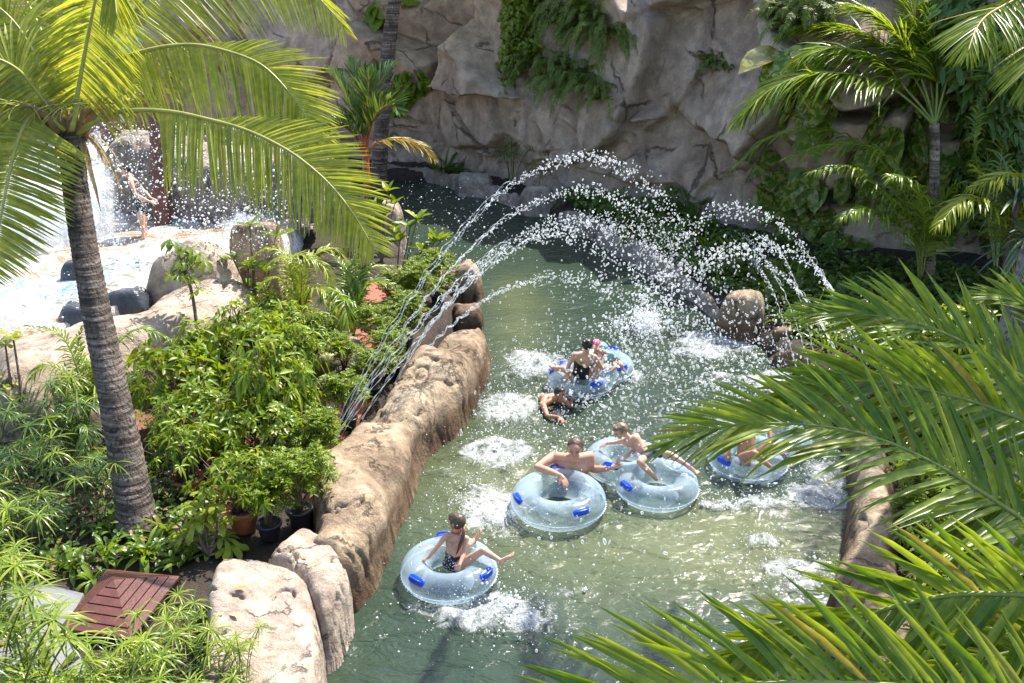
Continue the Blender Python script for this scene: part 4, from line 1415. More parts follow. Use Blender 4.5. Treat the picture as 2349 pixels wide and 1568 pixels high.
for px, py, s_, pk, lb in [(792, 880, .75, (.14, .24, M_BLACKPOT), 'lacy aralia in a black pot on the red floor before the mossy rock'),
                           (620, 1235, .7, (.14, .22, M_BLACKPOT), 'low lacy aralia in a black pot right of the rounded terracotta pot'),
                           (690, 1205, 1.0, (.15, .24, M_BLACKPOT), 'tall lacy aralia in a black pot in the corner of the rock wall'),
                           (900, 870, .85, (.14, .24, M_BLACKPOT), 'lacy aralia in a black pot against the wall under the jets'),
                           (858, 912, .8, (.13, .2, M_BLACKPOT), 'lacy aralia in a small black pot lower under the jets'),
                           (800, 985, .85, (.13, .2, M_BLACKPOT), 'shaded lacy aralia beside the wall at the feet of the jets'),
                           (930, 800, 1.0, (.14, .22, M_BLACKPOT), 'tall bright lacy aralia by the middle of the jets'),
                           (880, 830, .95, (.14, .22, M_BLACKPOT), 'bright lacy aralia behind the middle of the jets'),
                           (960, 730, 1.05, (.14, .22, M_TERRA), 'bright lacy aralia before the notched boulder'),
                           (1005, 700, 1.1, (.14, .22, M_BLACKPOT), 'bright lacy aralia crowding against the notched boulder'),
                           (920, 730, .9, (.14, .22, M_BLACKPOT), 'lacy aralia on the red floor below the big terracotta pot'),
                           (740, 1075, .8, (.13, .2, M_BLACKPOT), 'dark lacy aralia at the nearest jet nozzles')]:
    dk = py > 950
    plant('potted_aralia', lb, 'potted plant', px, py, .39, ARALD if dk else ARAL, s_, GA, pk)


# ---------------------------------------------------------------- plants placed twig by twig
def whorl_plant(name, label, cat, base, tips, ll, lw, k, ml, tm=T_LEAF, droop=.35, group=None, potk=None, st=.018, zup=(.0, .7), mst=B_TWIG):
    t = thing(name, label, cat, base, group)
    mb, ms = MB(), MB()
    for tp_ in tips:
        tp_ = np.asarray(tp_)
        mid = base * .45 + tp_ * .55 + np.array([*NR.normal(0, .03, 2), -.02])
        ms.tube(spline([base, mid, tp_], 8), np.linspace(st, st * .45, 8), 6)
        kk = k + NR.integers(-1, 2)
        a = np.linspace(0, 6.283, kk, endpoint=False) + NR.uniform(0, 6)
        e = NR.uniform(*zup, kk)
        D = np.stack([np.cos(a) * np.cos(e), np.sin(a) * np.cos(e), np.sin(e)], 1) + nrm(tp_ - base) * .2
        leaves(mb, tm, np.repeat(tp_[None], kk, 0), D, Z + NR.normal(0, .15, (kk, 3)), ll * NR.uniform(.75, 1.15, kk), lw * NR.uniform(.8, 1.1, kk), droop * NR.uniform(.4, 1.4, kk))
    mb.build('foliage', ml, t)
    ms.build('stems', mst, t)
    if potk:
        pot(t, base - Z * potk[1] * .85, *potk)
    return t


T_OBO = strip_template([0, .15, .45, .75, .92, 1], [.06, .3, .75, 1, .7, .1], .25)
b0 = W(478, 1275, .4)
dS = dep(b0)
whorl_plant('schefflera', 'lime schefflera with drooping umbrella leaves beside the pale boulder', 'shrub', b0,
            px3([(470, 1128), (438, 1158), (492, 1160), (455, 1195), (500, 1205), (425, 1225), (462, 1232), (512, 1238), (440, 1262), (485, 1262), (530, 1248), (478, 1180)], dS, dS + .1) + NR.normal(0, .06, (12, 3)) * [0, 1, 0], .24, .09, 8, G_LIME, T_OBO, .55, zup=(-.2, .4))
b0 = W(462, 845, .38)
dS = dep(b0)
sap = thing('umbrella_tree', 'young umbrella tree with a bare thin stem and small open crown', 'tree', b0)
m = MB()
m.tube(spline(px3([(462, 845), (455, 780), (445, 700), (434, 650), (424, 632)], dS), 14), np.linspace(.036, .026, 14), 8)
m.build('trunk', B_TWIG, sap)
m, ms = MB(), MB()
for q in [(424, 575), (400, 560), (440, 570), (455, 585), (410, 600), (430, 605), (468, 600), (395, 625), (440, 640), (455, 665), (412, 632), (432, 585), (390, 550)]:
    p = P(*q, dS + NR.normal(0, .12))
    ms.tube(spline([P(424, 632, dS), (P(424, 620, dS) + p) / 2 + Z * .03, p], 6), .008, 5)
    k = 7
    a = np.linspace(0, 6.283, k, endpoint=False) + NR.uniform(0, 6)
    D = np.stack([np.cos(a), np.sin(a), NR.uniform(-.5, .4, k)], 1)
    leaves(m, T_OBO, np.repeat(p[None], k, 0), D, Z + NR.normal(0, .2, (k, 3)), .2, .075, .5)
cr = m.build('crown', G_BUSH, sap)
ms.build('twigs', B_STEM, cr)

b0 = W(585, 760, .38)
dS = dep(b0)
whorl_plant('frangipani', 'upright young tree with paddle shaped leaves beside the wet tan boulder', 'tree', b0, px3([(568, 530), (540, 585), (605, 555), (590, 600), (545, 640), (612, 640), (560, 610), (575, 680)], dS) + NR.normal(0, .1, (8, 3)), .32, .12, 7, G_BUSH, T_OBO, .3, zup=(.1, 1.0), st=.03)
b0 = W(912, 668, .62)
dS = dep(b0)
whorl_plant('potted_fig', 'big leaved fig in a terracotta pot between the red stemmed palm and the river boulders', 'potted plant', b0, px3([(985, 500), (960, 530), (1005, 560), (940, 580), (1010, 590), (975, 560), (955, 600), (900, 560)], dS) + NR.normal(0, .1, (8, 3)), .36, .15, 6, G_BUSH, T_LEAF, .2, potk=(.24, .34, M_TERRA), st=.025, zup=(.1, 1))
b0 = W(875, 600, .4)
dS = dep(b0)
whorl_plant('fig_shrub', 'big leaved fig shrub in front of the cream boulder by the palm trunks', 'shrub', b0, px3([(890, 440), (868, 470), (905, 470), (880, 500), (850, 520), (905, 530)], dS), .36, .15, 6, G_BUSH, T_LEAF, .2, st=.025, zup=(.1, 1))
b0 = W(60, 1010, .38)
dS = dep(b0)
whorl_plant('frangipani', 'bare branched frangipani with leaf tufts at the left edge', 'tree', b0, px3([(30, 775), (12, 790), (5, 880), (20, 905), (-20, 860)], dS), .24, .095, 8, G_LIME, T_OBO, .4, zup=(0, .6), st=.028)

# palms of the left garden
def gpalm(label, px, L_list, mat, **kk):
    return areca(label, px, .38, L_list, mat, 'small palms in the left garden', **kk)


gpalm('small lime palm with arching comb leaves above the glossy shrubs', (690, 780), [([(680, 680), (665, 610), (690, 585), (740, 610), (760, 660)], -.4), ([(690, 690), (690, 620), (650, 590), (610, 610)], -.4), ([(700, 700), (720, 660), (760, 680), (790, 750)], -.8), ([(690, 680), (710, 600), (760, 570), (800, 600)], .4), ([(680, 700), (640, 640), (600, 650)], -.6), ([(685, 690), (655, 590), (615, 570), (580, 590)], .3)], G_LIME, n=44, ll=.45, lw=.03)
gpalm('clump of red stemmed cane palms with narrow blades beside the red floor', (808, 790), [([(805, 700), (790, 620), (760, 580)], .3), ([(815, 690), (830, 610), (860, 570)], .2), ([(820, 700), (850, 650), (895, 650)], -.4), ([(800, 710), (770, 670), (740, 690)], -.5), ([(815, 700), (800, 640), (820, 580)], .1), ([(825, 720), (860, 700), (890, 740)], -.7), ([(800, 730), (775, 720), (760, 770)], -.7), ([(812, 700), (845, 620), (900, 610)], .2), ([(806, 720), (790, 690), (800, 750)], -.9)], G_STRAP, n=30, ll=.5, lw=.04)
gpalm('small palm with a yellow and a green arching leaf before the pale swept rock', (200, 990), [([(185, 880), (160, 800), (125, 760), (60, 748)], -.2), ([(175, 900), (140, 850), (100, 840), (70, 870)], -.6), ([(215, 880), (260, 800), (320, 755), (390, 778)], -.3), ([(205, 900), (215, 850), (195, 820)], -.5), ([(190, 900), (150, 870), (130, 900)], -.9), ([(205, 880), (180, 800), (190, 750)], .2)], G_PALM, n=32, ll=.4, lw=.032)
gpalm('low dark palm with drooping fronds left of the leaning trunk', (170, 1060), [([(160, 970), (120, 960), (90, 1000)], -.4), ([(180, 960), (220, 930), (250, 960)], -.3), ([(165, 980), (150, 930), (180, 900)], 0), ([(185, 980), (200, 990), (190, 1040)], -.7), ([(160, 990), (100, 1000), (85, 1050)], -.7)], G_DARK, n=34, ll=.36, lw=.026)
gpalm('small palm leaf clump behind the palm trunk beside the brown box', (290, 990), [([(300, 930), (330, 880), (345, 870)], 0), ([(310, 940), (340, 920), (352, 960)], -.4), ([(280, 930), (290, 870), (320, 850)], .2)], G_BUSH, n=20, ll=.25, lw=.05)

# strap leaved lilies and nest ferns round the trunk
GL = 'strap leaved lilies in the left bed'
for px, py, n_, ln, lb in [(335, 1275, 34, .55, 'pale green nest fern with blunt straps at the foot of the leaning trunk'), (238, 1275, 16, .5, 'strap lily left of the trunk foot'), (385, 1225, 18, .55, 'strap lily between the trunk and the schefflera'),
                           (165, 1300, 16, .45, 'low strap lily behind the grey slab'), (255, 1215, 18, .55, 'strap lily close behind the left side of the trunk'), (120, 1290, 16, .45, 'strap lily behind the near left sedges'), (420, 1290, 14, .4, 'small strap lily beside the slatted lid'),
                           (215, 1330, 12, .35, 'little strap lily at the upper corner of the slatted lid'), (300, 1100, 26, .5, 'grassy lily in the shade behind the trunk'), (345, 1070, 26, .5, 'grassy lily in front of the brown box'), (330, 1140, 22, .45, 'grassy lily right of the shaded trunk'), (120, 1560, 22, .7, 'broad strap lily over the near end of the slab'), (30, 1480, 20, .65, 'broad strap lily in the near left corner')]:
    straps('strap_lily', lb, 'plant', W(px, py, .38), n_, ln, .06 if n_ < 24 or 'nest' in lb else .03, G_STRAP, (.25, 1.3), .5, GL)

# bank plants beyond the river
GB = 'plants along the right bank'
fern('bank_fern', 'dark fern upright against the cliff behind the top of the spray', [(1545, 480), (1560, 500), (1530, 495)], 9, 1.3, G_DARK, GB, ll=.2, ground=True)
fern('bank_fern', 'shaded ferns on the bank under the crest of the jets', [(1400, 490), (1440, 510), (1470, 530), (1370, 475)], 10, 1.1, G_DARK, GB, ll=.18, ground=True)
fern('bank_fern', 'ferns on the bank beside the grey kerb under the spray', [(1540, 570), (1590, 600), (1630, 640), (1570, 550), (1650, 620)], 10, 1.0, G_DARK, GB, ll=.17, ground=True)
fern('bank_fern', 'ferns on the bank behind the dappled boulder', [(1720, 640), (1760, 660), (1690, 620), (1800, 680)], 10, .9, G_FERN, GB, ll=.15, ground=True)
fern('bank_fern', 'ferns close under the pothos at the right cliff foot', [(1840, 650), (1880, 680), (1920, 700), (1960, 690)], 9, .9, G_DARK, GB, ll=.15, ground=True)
for px, py, n_, ln, mt, lb in [(1015, 395, 26, 1.3, G_DARK, 'dark paddle leaved clump at the cliff foot beyond the wax palm'), (1050, 392, 22, .9, G_DARK, 'small dark palm like clump beside the squarish grey boulder'), (1330, 470, 40, 1.0, G_DARK, 'grassy dark clump on the bank left of the jets'),
                           (1500, 520, 36, 1.1, G_DARK, 'tall dark grass clump behind the kerb in the spray'), (1620, 570, 40, .9, G_STRAP, 'green grass clump on the bank in the spray'), (1800, 650, 40, .8, G_LIME, 'yellow green grass tuft behind the small squared boulder'), (1780, 690, 36, .8, G_LIME, 'yellow green grass tuft beside the dappled boulder'),
                           (1850, 740, 40, .8, G_STRAP, 'grass tuft at the tip of the upper sweeping frond'), (1690, 590, 40, .9, G_STRAP, 'grass tuft on the bank left of the pothos'), (1900, 800, 30, .7, G_STRAP, 'strap leaves on the bank behind the sweeping fronds'), (1960, 860, 30, .8, G_DARK, 'dark strap clump behind the middle frond'), (1440, 560, 30, .7, G_DARK, 'low dark tuft at the kerb edge under the jets')]:
    straps('bank_grass', lb, 'grass clump', W(px, py, .3), n_, ln, .09 if 'paddle' in lb else .035, mt, (.5, 1.5), .5, GB, spread=.25)
GR = 'shrubs behind the sweeping fronds'
LR = 'sunlit leafy shrub on the right bank glimpsed between the sweeping fronds'
for px, py, s_ in [(2080, 880, 1.1), (2160, 900, 1.2), (2240, 930, 1.2), (2320, 960, 1.2), (2020, 830, 1.0), (2120, 1010, 1.0), (2200, 1060, 1.0), (2300, 1100, 1.0), (2150, 1290, .8), (2220, 1360, .8), (2320, 1400, .9), (2180, 1480, .8), (2340, 1560, .9), (2100, 940, .9), (2280, 1240, .9), (2120, 1150, .8)]:
    plant('bank_shrub', LR, 'shrub', px, py, .3, SHRUB, s_, GR)
plant('potted_aralia', 'small aralia in a black pot beside the shadow striped wall on the right', 'potted plant', 2078, 1225, .32, ARALD, .5, None, (.15, .24, M_BLACKPOT), 1)
for px, py, lb in [(2120, 1180, 'terracotta pot of leafy shrub half hidden behind the lower right fronds'), (2060, 960, 'terracotta pot of leafy shrub behind the middle right fronds')]:
    plant('potted_shrub', lb, 'potted plant', px, py, .31, SHRUB, .6, None, (.2, .3, M_TERRA), 2)

# low growth that carpets both beds between the larger plants
def cover(name, label, area, n_, size, mat, z=.32, tm=T_LEAF):
    P_ = np.array([W(px, py, z) for px, py in area])[:, :2]
    lo, hi = P_.min(0), P_.max(0)
    q = NR.uniform(lo, hi, (n_ * 3, 2))
    q = q[seg_dist(q[:, 0], q[:, 1], P_) > .05]
    q = q[fbm(np.c_[q * .9, q[:, :1] * 0], 3, 5) > -.25][:n_]
    mb = MB()
    k = 5
    O = np.repeat(np.c_[q, np.full(len(q), z)], k, 0) + np.c_[NR.normal(0, .08, (len(q) * k, 2)), NR.uniform(0, .22, len(q) * k)]
    leaves(mb, tm, O, rdirs(len(O), -.1, .9), Z + NR.normal(0, .4, (len(O), 3)), size * NR.uniform(.5, 1.3, len(O)), size * .36 * NR.uniform(.7, 1.2, len(O)), .4)
    tag(mb.build(name, mat), label, 'ground cover', kind='stuff')


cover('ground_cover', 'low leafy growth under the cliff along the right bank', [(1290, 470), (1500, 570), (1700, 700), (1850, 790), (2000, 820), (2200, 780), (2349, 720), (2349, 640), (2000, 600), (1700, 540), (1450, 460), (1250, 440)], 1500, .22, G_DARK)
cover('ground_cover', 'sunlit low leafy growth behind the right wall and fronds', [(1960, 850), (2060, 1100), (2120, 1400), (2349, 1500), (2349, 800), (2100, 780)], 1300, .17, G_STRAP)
cover('ground_cover', 'low leafy growth in the left bed round the palm trunk', [(-60, 1050), (250, 1010), (420, 1060), (480, 1180), (450, 1290), (250, 1310), (100, 1330), (-60, 1330)], 260, .14, G_DARK, z=.4)

cover('fallen_leaves', 'dry leaf litter scattered over the soil of the left bed', [(-60, 1050), (420, 1000), (700, 1150), (680, 1250), (450, 1300), (250, 1330), (-60, 1340)], 70, .11, G_DRY, z=.385)
# ================================================================ built things in the garden
def slab_poly(name, pts, z, th, mat, label=None, cat=None, kind=None):
    p = np.array([W(a, b, z) for a, b in pts])
    n = len(p)
    mb = MB()
    c = p.mean(0)
    v = np.vstack([p, p - Z * th, [c], [c - Z * th]])
    from mathutils.geometry import tessellate_polygon
    f = [list(t) for t in tessellate_polygon([[Vector(q) for q in p]])]
    f = [t if np.cross(p[t[1]] - p[t[0]], p[t[2]] - p[t[0]])[2] > 0 else t[::-1] for t in f]
    mb.add(v, f)
    mb.add(v, [[i, i + n, (i + 1) % n + n, (i + 1) % n] for i in range(n)])
    return tag(mb.build(name, mat, smooth=False), label, cat, None, kind)


slab_poly('path', [(-120, 1440), (-20, 1350), (85, 1335), (192, 1362), (155, 1430), (180, 1500), (215, 1580), (180, 1760), (-150, 1760)], .44, .15, simple('grey_slab', (.2, .205, .21), .7, .15, 3, .006), kind='structure')
slab_poly('red_floor', [(690, 1150), (725, 1010), (800, 900), (700, 840), (800, 760), (850, 640), (940, 650), (960, 760), (900, 860), (800, 990), (740, 1080), (735, 1160), (480, 1140), (470, 1040), (600, 1000)], .405, .1, M_TILE, kind='structure')
M_WOOD = simple('brown_painted_wood', (.105, .036, .026), .42, .25, 8, .004)
# slatted hip lid
zl = .52
cA, cB, cC, cD = W(137, 1440, zl), W(246, 1306, zl), W(412, 1322, zl), W(300, 1466, zl)
lid = thing('slatted_lid', 'brown slatted hip lid over a pit in the near left bed', 'wooden lid', (cA + cB + cC + cD) / 4 * np.array([1, 1, 0]) + Z * .38)
ap = W(264, 1348, zl) + Z * .1
m = MB()
for a, b_ in ((cA, cB), (cB, cC), (cC, cD), (cD, cA)):
    k = 6
    for i in range(k):
        t0, t1 = i / k + (.012 if i else 0), (i + 1) / k - .012
        q = [a * (1 - t0) + ap * t0, b_ * (1 - t0) + ap * t0, b_ * (1 - t1) + ap * t1, a * (1 - t1) + ap * t1]
        m.add(np.vstack([q, np.array(q) - Z * .03]), [[0, 1, 2, 3], [0, 4, 5, 1], [1, 5, 6, 2], [2, 6, 7, 3], [3, 7, 4, 0], [7, 6, 5, 4]])
m.build('slats', M_WOOD, lid, smooth=False)
m = MB()
for a, b_ in ((cA, cB), (cB, cC), (cC, cD), (cD, cA)):
    ia, ib = a * .97 + ap * .03, b_ * .97 + ap * .03
    m.add([ia - Z * .03, ib - Z * .03, ib - Z * .3, ia - Z * .3], [[0, 1, 2, 3]])
m.add([cA * .98 + ap * .02 - Z * .06, cB * .98 + ap * .02 - Z * .06, cC * .98 + ap * .02 - Z * .06, cD * .98 + ap * .02 - Z * .06], [[0, 1, 2, 3]])
m.build('frame', simple('dark_wood', (.03, .013, .01), .7), lid, smooth=False)
# brown wooden box behind the trunk
bxp = W(335, 1035, .38)
bx = thing('wooden_box', 'reddish brown wooden planter box in the shade behind the leaning trunk', 'wooden box', bxp)
Mr = np.array([[math.cos(.5), math.sin(.5), 0], [-math.sin(.5), math.cos(.5), 0], [0, 0, 1]])
M_BOXW = simple('box_wood', (.2, .075, .045), .6, .25, 9, .004)
m = MB()
for i in range(4):
    for sx, sy, lx, ly in ((0, -.3, .7, .03), (0, .3, .7, .03), (-.335, 0, .03, .57), (.335, 0, .03, .57)):
        m.box(bxp + Mr.T @ np.array([sx, sy, .06 + i * .115]), (lx, ly, .108), Mr)
m.build('boards', M_BOXW, bx, smooth=False)
m = MB()
m.box(bxp + Z * .475, (.76, .68, .035), Mr)
m.build('top', M_BOXW, bx, smooth=False)
# brown post in the splash pool with its beam
pp = W(372, 520, 1.05)
dp = dep(pp)
post = thing('wooden_post', 'dark reddish brown post standing in the splash pool behind the bather', 'post', pp)
m = MB()
c = spline(px3([(373, 525), (368, 420), (362, 300), (358, 190)], dp), 40)
a = np.linspace(0, 6.283, 18, endpoint=False)
g = np.array([p + .19 * np.stack([np.cos(a), np.sin(a), a * 0], 1) * (1 + .05 * np.sin(a * 3 + i * .3))[:, None] for i, p in enumerate(c)])
m.grid(g, True)
m.build('shaft', simple('post_wood', (.14, .05, .03), .45, .5, 6, .02), post)
m = MB()
m.tube(px3([(215, 292), (290, 288), (440, 292)], dp), .09, 10)
m.build('beam', simple('beam_wood', (.16, .08, .05), .5, .3, 6, .01), post)
# the blue slide behind the palm crown
sl = P(215, 190, 27) * np.array([1, 1, 0]) + Z * 1.0
slide = thing('water_slide', 'pale blue slide trough glimpsed behind the coconut palm crown', 'water slide', sl)
c = spline(px3([(300, 60), (225, 130), (205, 200), (120, 260), (20, 250)], 27, 25), 40)
m = MB()
T = nrm(np.gradient(c, axis=0))
S = nrm(np.cross(T, Z))
g = []
for i in range(40):
    th = np.linspace(math.pi * 1.0, math.pi * 2.0, 10)
    g.append(c[i] + .5 * (np.cos(th)[:, None] * S[i] + np.sin(th)[:, None] * np.cross(S[i], T[i])))
m.grid(np.array(g))
m.build('trough', simple('blue_fibreglass', (.25, .5, .68), .3, .05), slide)
m = MB()
for i in (6, 20, 32):
    m.tube([c[i] - Z * .5, [c[i][0], c[i][1], .8]], .09, 8)
m.build('supports', simple('pale_steel', (.5, .52, .54), .4, .05), slide)
# red flowers behind the palm
rb = W(20, 330, 1.0)
whorl_plant('flowering_shrub', 'shrub of red flowers far behind the palm at the left edge', 'shrub', P(15, 300, 22), [P(10 + NR.normal(0, 16), 212 + NR.normal(0, 12), 22 + NR.normal(0, .2)) for i in range(26)], .13, .09, 7, simple('red_petal', (.65, .04, .05), .5, .2, 9), T_ROUND, .2)

# fallen leaves on the boulder
m_or = simple('fallen_leaf_orange', (.55, .25, .04), .6, .2, 20)
m_ye = simple('fallen_leaf_pale', (.5, .47, .16), .6, .2, 20)
BV = []
for o in ROCKS:
    if o.name.startswith(('boulder', 'rock_wall')):
        vs = [tuple(v.co + Vector(o.location)) for v in o.data.vertices]
        BV.append(BVHTree.FromPolygons(vs, [tuple(p.vertices) for p in o.data.polygons]))
for px, py, az, ln, mt, lb in [(541, 1354, .2, .11, m_or, 'curled orange leaf in the middle of the flat pale boulder'), (692, 1281, -.6, .09, m_or, 'small orange leaf on the cracked grey brown boulder'), (528, 1411, -.5, .12, m_ye, 'pale green leaf lying below the curled orange leaf'), (470, 1435, .2, .13, m_ye, 'dull yellow leaf at the sedge edge of the pale boulder'), (500, 1413, .5, .06, m_ye, 'tiny withered leaf between the pale leaves')]:
    best = None
    for bv in BV:
        h = bv.ray_cast(Vector(CAM), Vector(nrm(ray(px, py))))
        if h[0] is not None and (best is None or h[3] < best[3]):
            best = h
    if best:
        c = np.array(best[0]) + np.array(best[1]) * .012 * (1 if best[1][2] > 0 else -1)
        m = MB()
        leaves(m, T_LEAF, [c], [[math.cos(az), math.sin(az), .05]], [Z], ln, ln * .42, -.12)
        tag(m.build('fallen_leaf', mt, origin=c), lb, 'leaf', 'fallen leaves on the boulders')
# ================================================================ swim tubes
M_TUBE, nt, b, out = node_mat('clear_vinyl')
b.inputs['Base Color'].default_value = (.56, .7, .82, 1)
b.inputs['Roughness'].default_value = .16
b.inputs['Specular IOR Level'].default_value = .8
b.inputs['Coat Weight'].default_value = .6
b.inputs['Coat Roughness'].default_value = .06
tl = N(nt, 'ShaderNodeBsdfTranslucent')
tl.inputs['Color'].default_value = (.62, .78, .9, 1)
m1_ = N(nt, 'ShaderNodeMixShader')
m1_.inputs[0].default_value = .4
nt.links.new(b.outputs[0], m1_.inputs[1])
nt.links.new(tl.outputs[0], m1_.inputs[2])
tr = N(nt, 'ShaderNodeBsdfTransparent')
tr.inputs['Color'].default_value = (.95, .98, 1, 1)
lw = N(nt, 'ShaderNodeLayerWeight', Blend=.35)
mr = N(nt, 'ShaderNodeMapRange')
mr.inputs['To Min'].default_value = .24
mr.inputs['To Max'].default_value = .85
nt.links.new(lw.outputs['Facing'], mr.inputs['Value'])
mx = N(nt, 'ShaderNodeMixShader')
nt.links.new(mr.outputs[0], mx.inputs[0])
nt.links.new(tr.outputs[0], mx.inputs[1])
nt.links.new(m1_.outputs[0], mx.inputs[2])
nt.links.new(mx.outputs[0], out.inputs['Surface'])
g = N(nt, 'ShaderNodeNewGeometry')
n = N(nt, 'ShaderNodeTexNoise', Scale=7.0, Detail=3.0)
nt.links.new(g.outputs['Position'], n.inputs['Vector'])
bp = N(nt, 'ShaderNodeBump', Strength=.35, Distance=.03)
nt.links.new(n.outputs[0], bp.inputs['Height'])
nt.links.new(bp.outputs[0], b.inputs['Normal'])
M_SEAM = simple('vinyl_seam', (.72, .8, .85), .3, .05)
M_HANDLE = simple('blue_handle', (.012, .07, .62), .3, .15, 12)


def remeshed(mb, vox, it=3, fac=.5):
    me = mb.mesh('tmp')
    o = bpy.data.objects.new('tmp', me)
    COL.objects.link(o)
    r = o.modifiers.new('r', 'REMESH')
    r.mode = 'VOXEL'
    r.voxel_size = vox
    s = o.modifiers.new('s', 'SMOOTH')
    s.factor = fac
    s.iterations = it
    dg = bpy.context.evaluated_depsgraph_get()
    dg.update()
    out_ = bpy.data.meshes.new_from_object(o.evaluated_get(dg))
    bpy.data.objects.remove(o)
    bpy.data.meshes.remove(me)
    n_ = len(out_.vertices)
    v = np.empty(n_ * 3)
    out_.vertices.foreach_get('co', v)
    nn = np.empty(n_ * 3)
    out_.vertices.foreach_get('normal', nn)
    f = np.array([tuple(p.vertices) for p in out_.polygons if len(p.vertices) == 4])
    bpy.data.meshes.remove(out_)
    return v.reshape(-1, 3), nn.reshape(-1, 3), f


def add_handle(t, c, R, r, ang, el=.9):
    """blue grab handle welded on the tube at angle ang of its ring"""
    a = np.array([math.cos(ang), math.sin(ang), 0])
    tg = np.array([-a[1], a[0], 0])
    nn = a * math.cos(el) + Z * math.sin(el)
    p = c + a * R + nn * (r + .004)
    bn = np.cross(nn, tg)
    m = MB()
    th = np.linspace(0, 6.283, 24, endpoint=False)
    ring = []
    for k, h in ((1.0, -.012), (1.0, .006), (.9, .01), (.01, .01)):
        x = np.sign(np.cos(th)) * np.abs(np.cos(th)) ** .55 * .115 * k
        y = np.sign(np.sin(th)) * np.abs(np.sin(th)) ** .55 * .048 * k
        sag = -(y ** 2) / (2 * r) - (x ** 2) / (2 * (R + r))
        ring.append(p + x[:, None] * tg + y[:, None] * bn + (h + sag)[:, None] * nn)
    m.grid(np.array(ring), True)
    o = m.build('handle', M_HANDLE, t)
    m = MB()
    m.tube(spline([p - tg * .075, p - tg * .066 + nn * .035, p + nn * .042, p + tg * .066 + nn * .035, p + tg * .075], 14), .013, 8)
    m.build('grip', M_HANDLE, o)


def seam(pts, cx, amp=.009, n=130):
    """wavy welded flange running round the waist of the tube"""
    g = []
    L_ = len(pts)
    for i in range(L_):
        o = nrm((pts[i] - cx[i]) * [1, 1, 0])
        w_ = .012 + amp * math.sin(i / L_ * 6.283 * n / 2)
        g.append([pts[i] - o * .006 + Z * .004, pts[i] + o * w_, pts[i] - o * .006 - Z * .004])
    g = np.array(g)
    m = MB()
    m.grid(np.concatenate([g, g[:1]]))
    return m


def ring_tube(name, label, px, py, wpx, handles, r_ratio=.31, tilt=None):
    c0 = W(px, py, .16)
    Ro = wpx / 2 * dep(c0) / F
    r = Ro * r_ratio
    R = Ro - r
    c = np.array([c0[0], c0[1], r * .86])
    t = thing(name, label, 'swim ring', c * [1, 1, 0], 'clear swim tubes with blue handles')
    u = np.linspace(0, 2 * np.pi, 72, endpoint=False)
    v = np.linspace(0, 2 * np.pi, 30, endpoint=False)
    pl = 1 + .006 * np.sin(u * 23)[:, None] * np.cos(v)[None] ** 8
    g = np.stack([(R + r * pl * np.cos(v)) * np.cos(u)[:, None], (R + r * pl * np.cos(v)) * np.sin(u)[:, None], r * np.sin(v) * np.ones((72, 1))], -1) + c
    m = MB()
    g = np.concatenate([g, g[:1]])
    m.grid(g[::-1], True)
    m.build('ring', M_TUBE, t)
    uu = np.linspace(0, 6.283, 240, endpoint=False)
    e = -.25
    cc = np.stack([np.cos(uu) * (R + r * math.cos(e)), np.sin(uu) * (R + r * math.cos(e)), uu * 0 + r * math.sin(e)], 1) + c
    seam(cc, np.repeat(c[None], 240, 0)).build('seam', M_SEAM, t)
    for a, el in handles:
        add_handle(t, c, R, r, a, el)
    return t, c, R, r


def double_tube(name, label, p1, p2, w1, handles):
    a0, b0 = W(*p1, .16), W(*p2, .16)
    Ro = w1 / 2 * dep(a0) / F
    r = Ro * .31
    R = Ro - r
    a, b_ = a0 * [1, 1, 0] + Z * r * .86, b0 * [1, 1, 0] + Z * r * .86
    dirv = nrm(b_ - a)
    b_ = a + dirv * max(np.linalg.norm(b_ - a), 2 * R * .97)
    t = thing(name, label, 'swim ring', a * [1, 1, 0], 'clear swim tubes with blue handles')
    m = MB()
    u = np.linspace(0, 2 * np.pi, 64, endpoint=False)
    v = np.linspace(0, 2 * np.pi, 24, endpoint=False)
    for c in (a, b_):
        g = np.stack([(R + r * np.cos(v)) * np.cos(u)[:, None], (R + r * np.cos(v)) * np.sin(u)[:, None], r * np.sin(v) * np.ones((64, 1))], -1) + c
        g = np.concatenate([g, g[:1]])
        m.grid(g[::-1], True)
    vv, _, f = remeshed(m, .022, 8)
    m = MB()
    m.add(vv, f)
    m.build('ring', M_TUBE, t)
    e = -.25
    rr = R + r * math.cos(e)
    cc, cx = [], []
    h = np.linalg.norm(b_ - a) / 2
    for c, o in ((a, b_), (b_, a)):
        w_ = nrm(c - o)
        lim = math.acos(max(-1, -h / rr)) - .22
        base_a = math.atan2(w_[1], w_[0])
        for q in np.linspace(-lim, lim, 150):
            cc.append(c + rr * np.array([math.cos(base_a + q), math.sin(base_a + q), 0]) + Z * r * math.sin(e))
            cx.append(c)
    seam(np.array(cc), np.array(cx), n=150).build('seam', M_SEAM, t)
    for which, an, el in handles:
        add_handle(t, (a, b_)[which], R, r, an, el)
    return t, a, b_, R, r


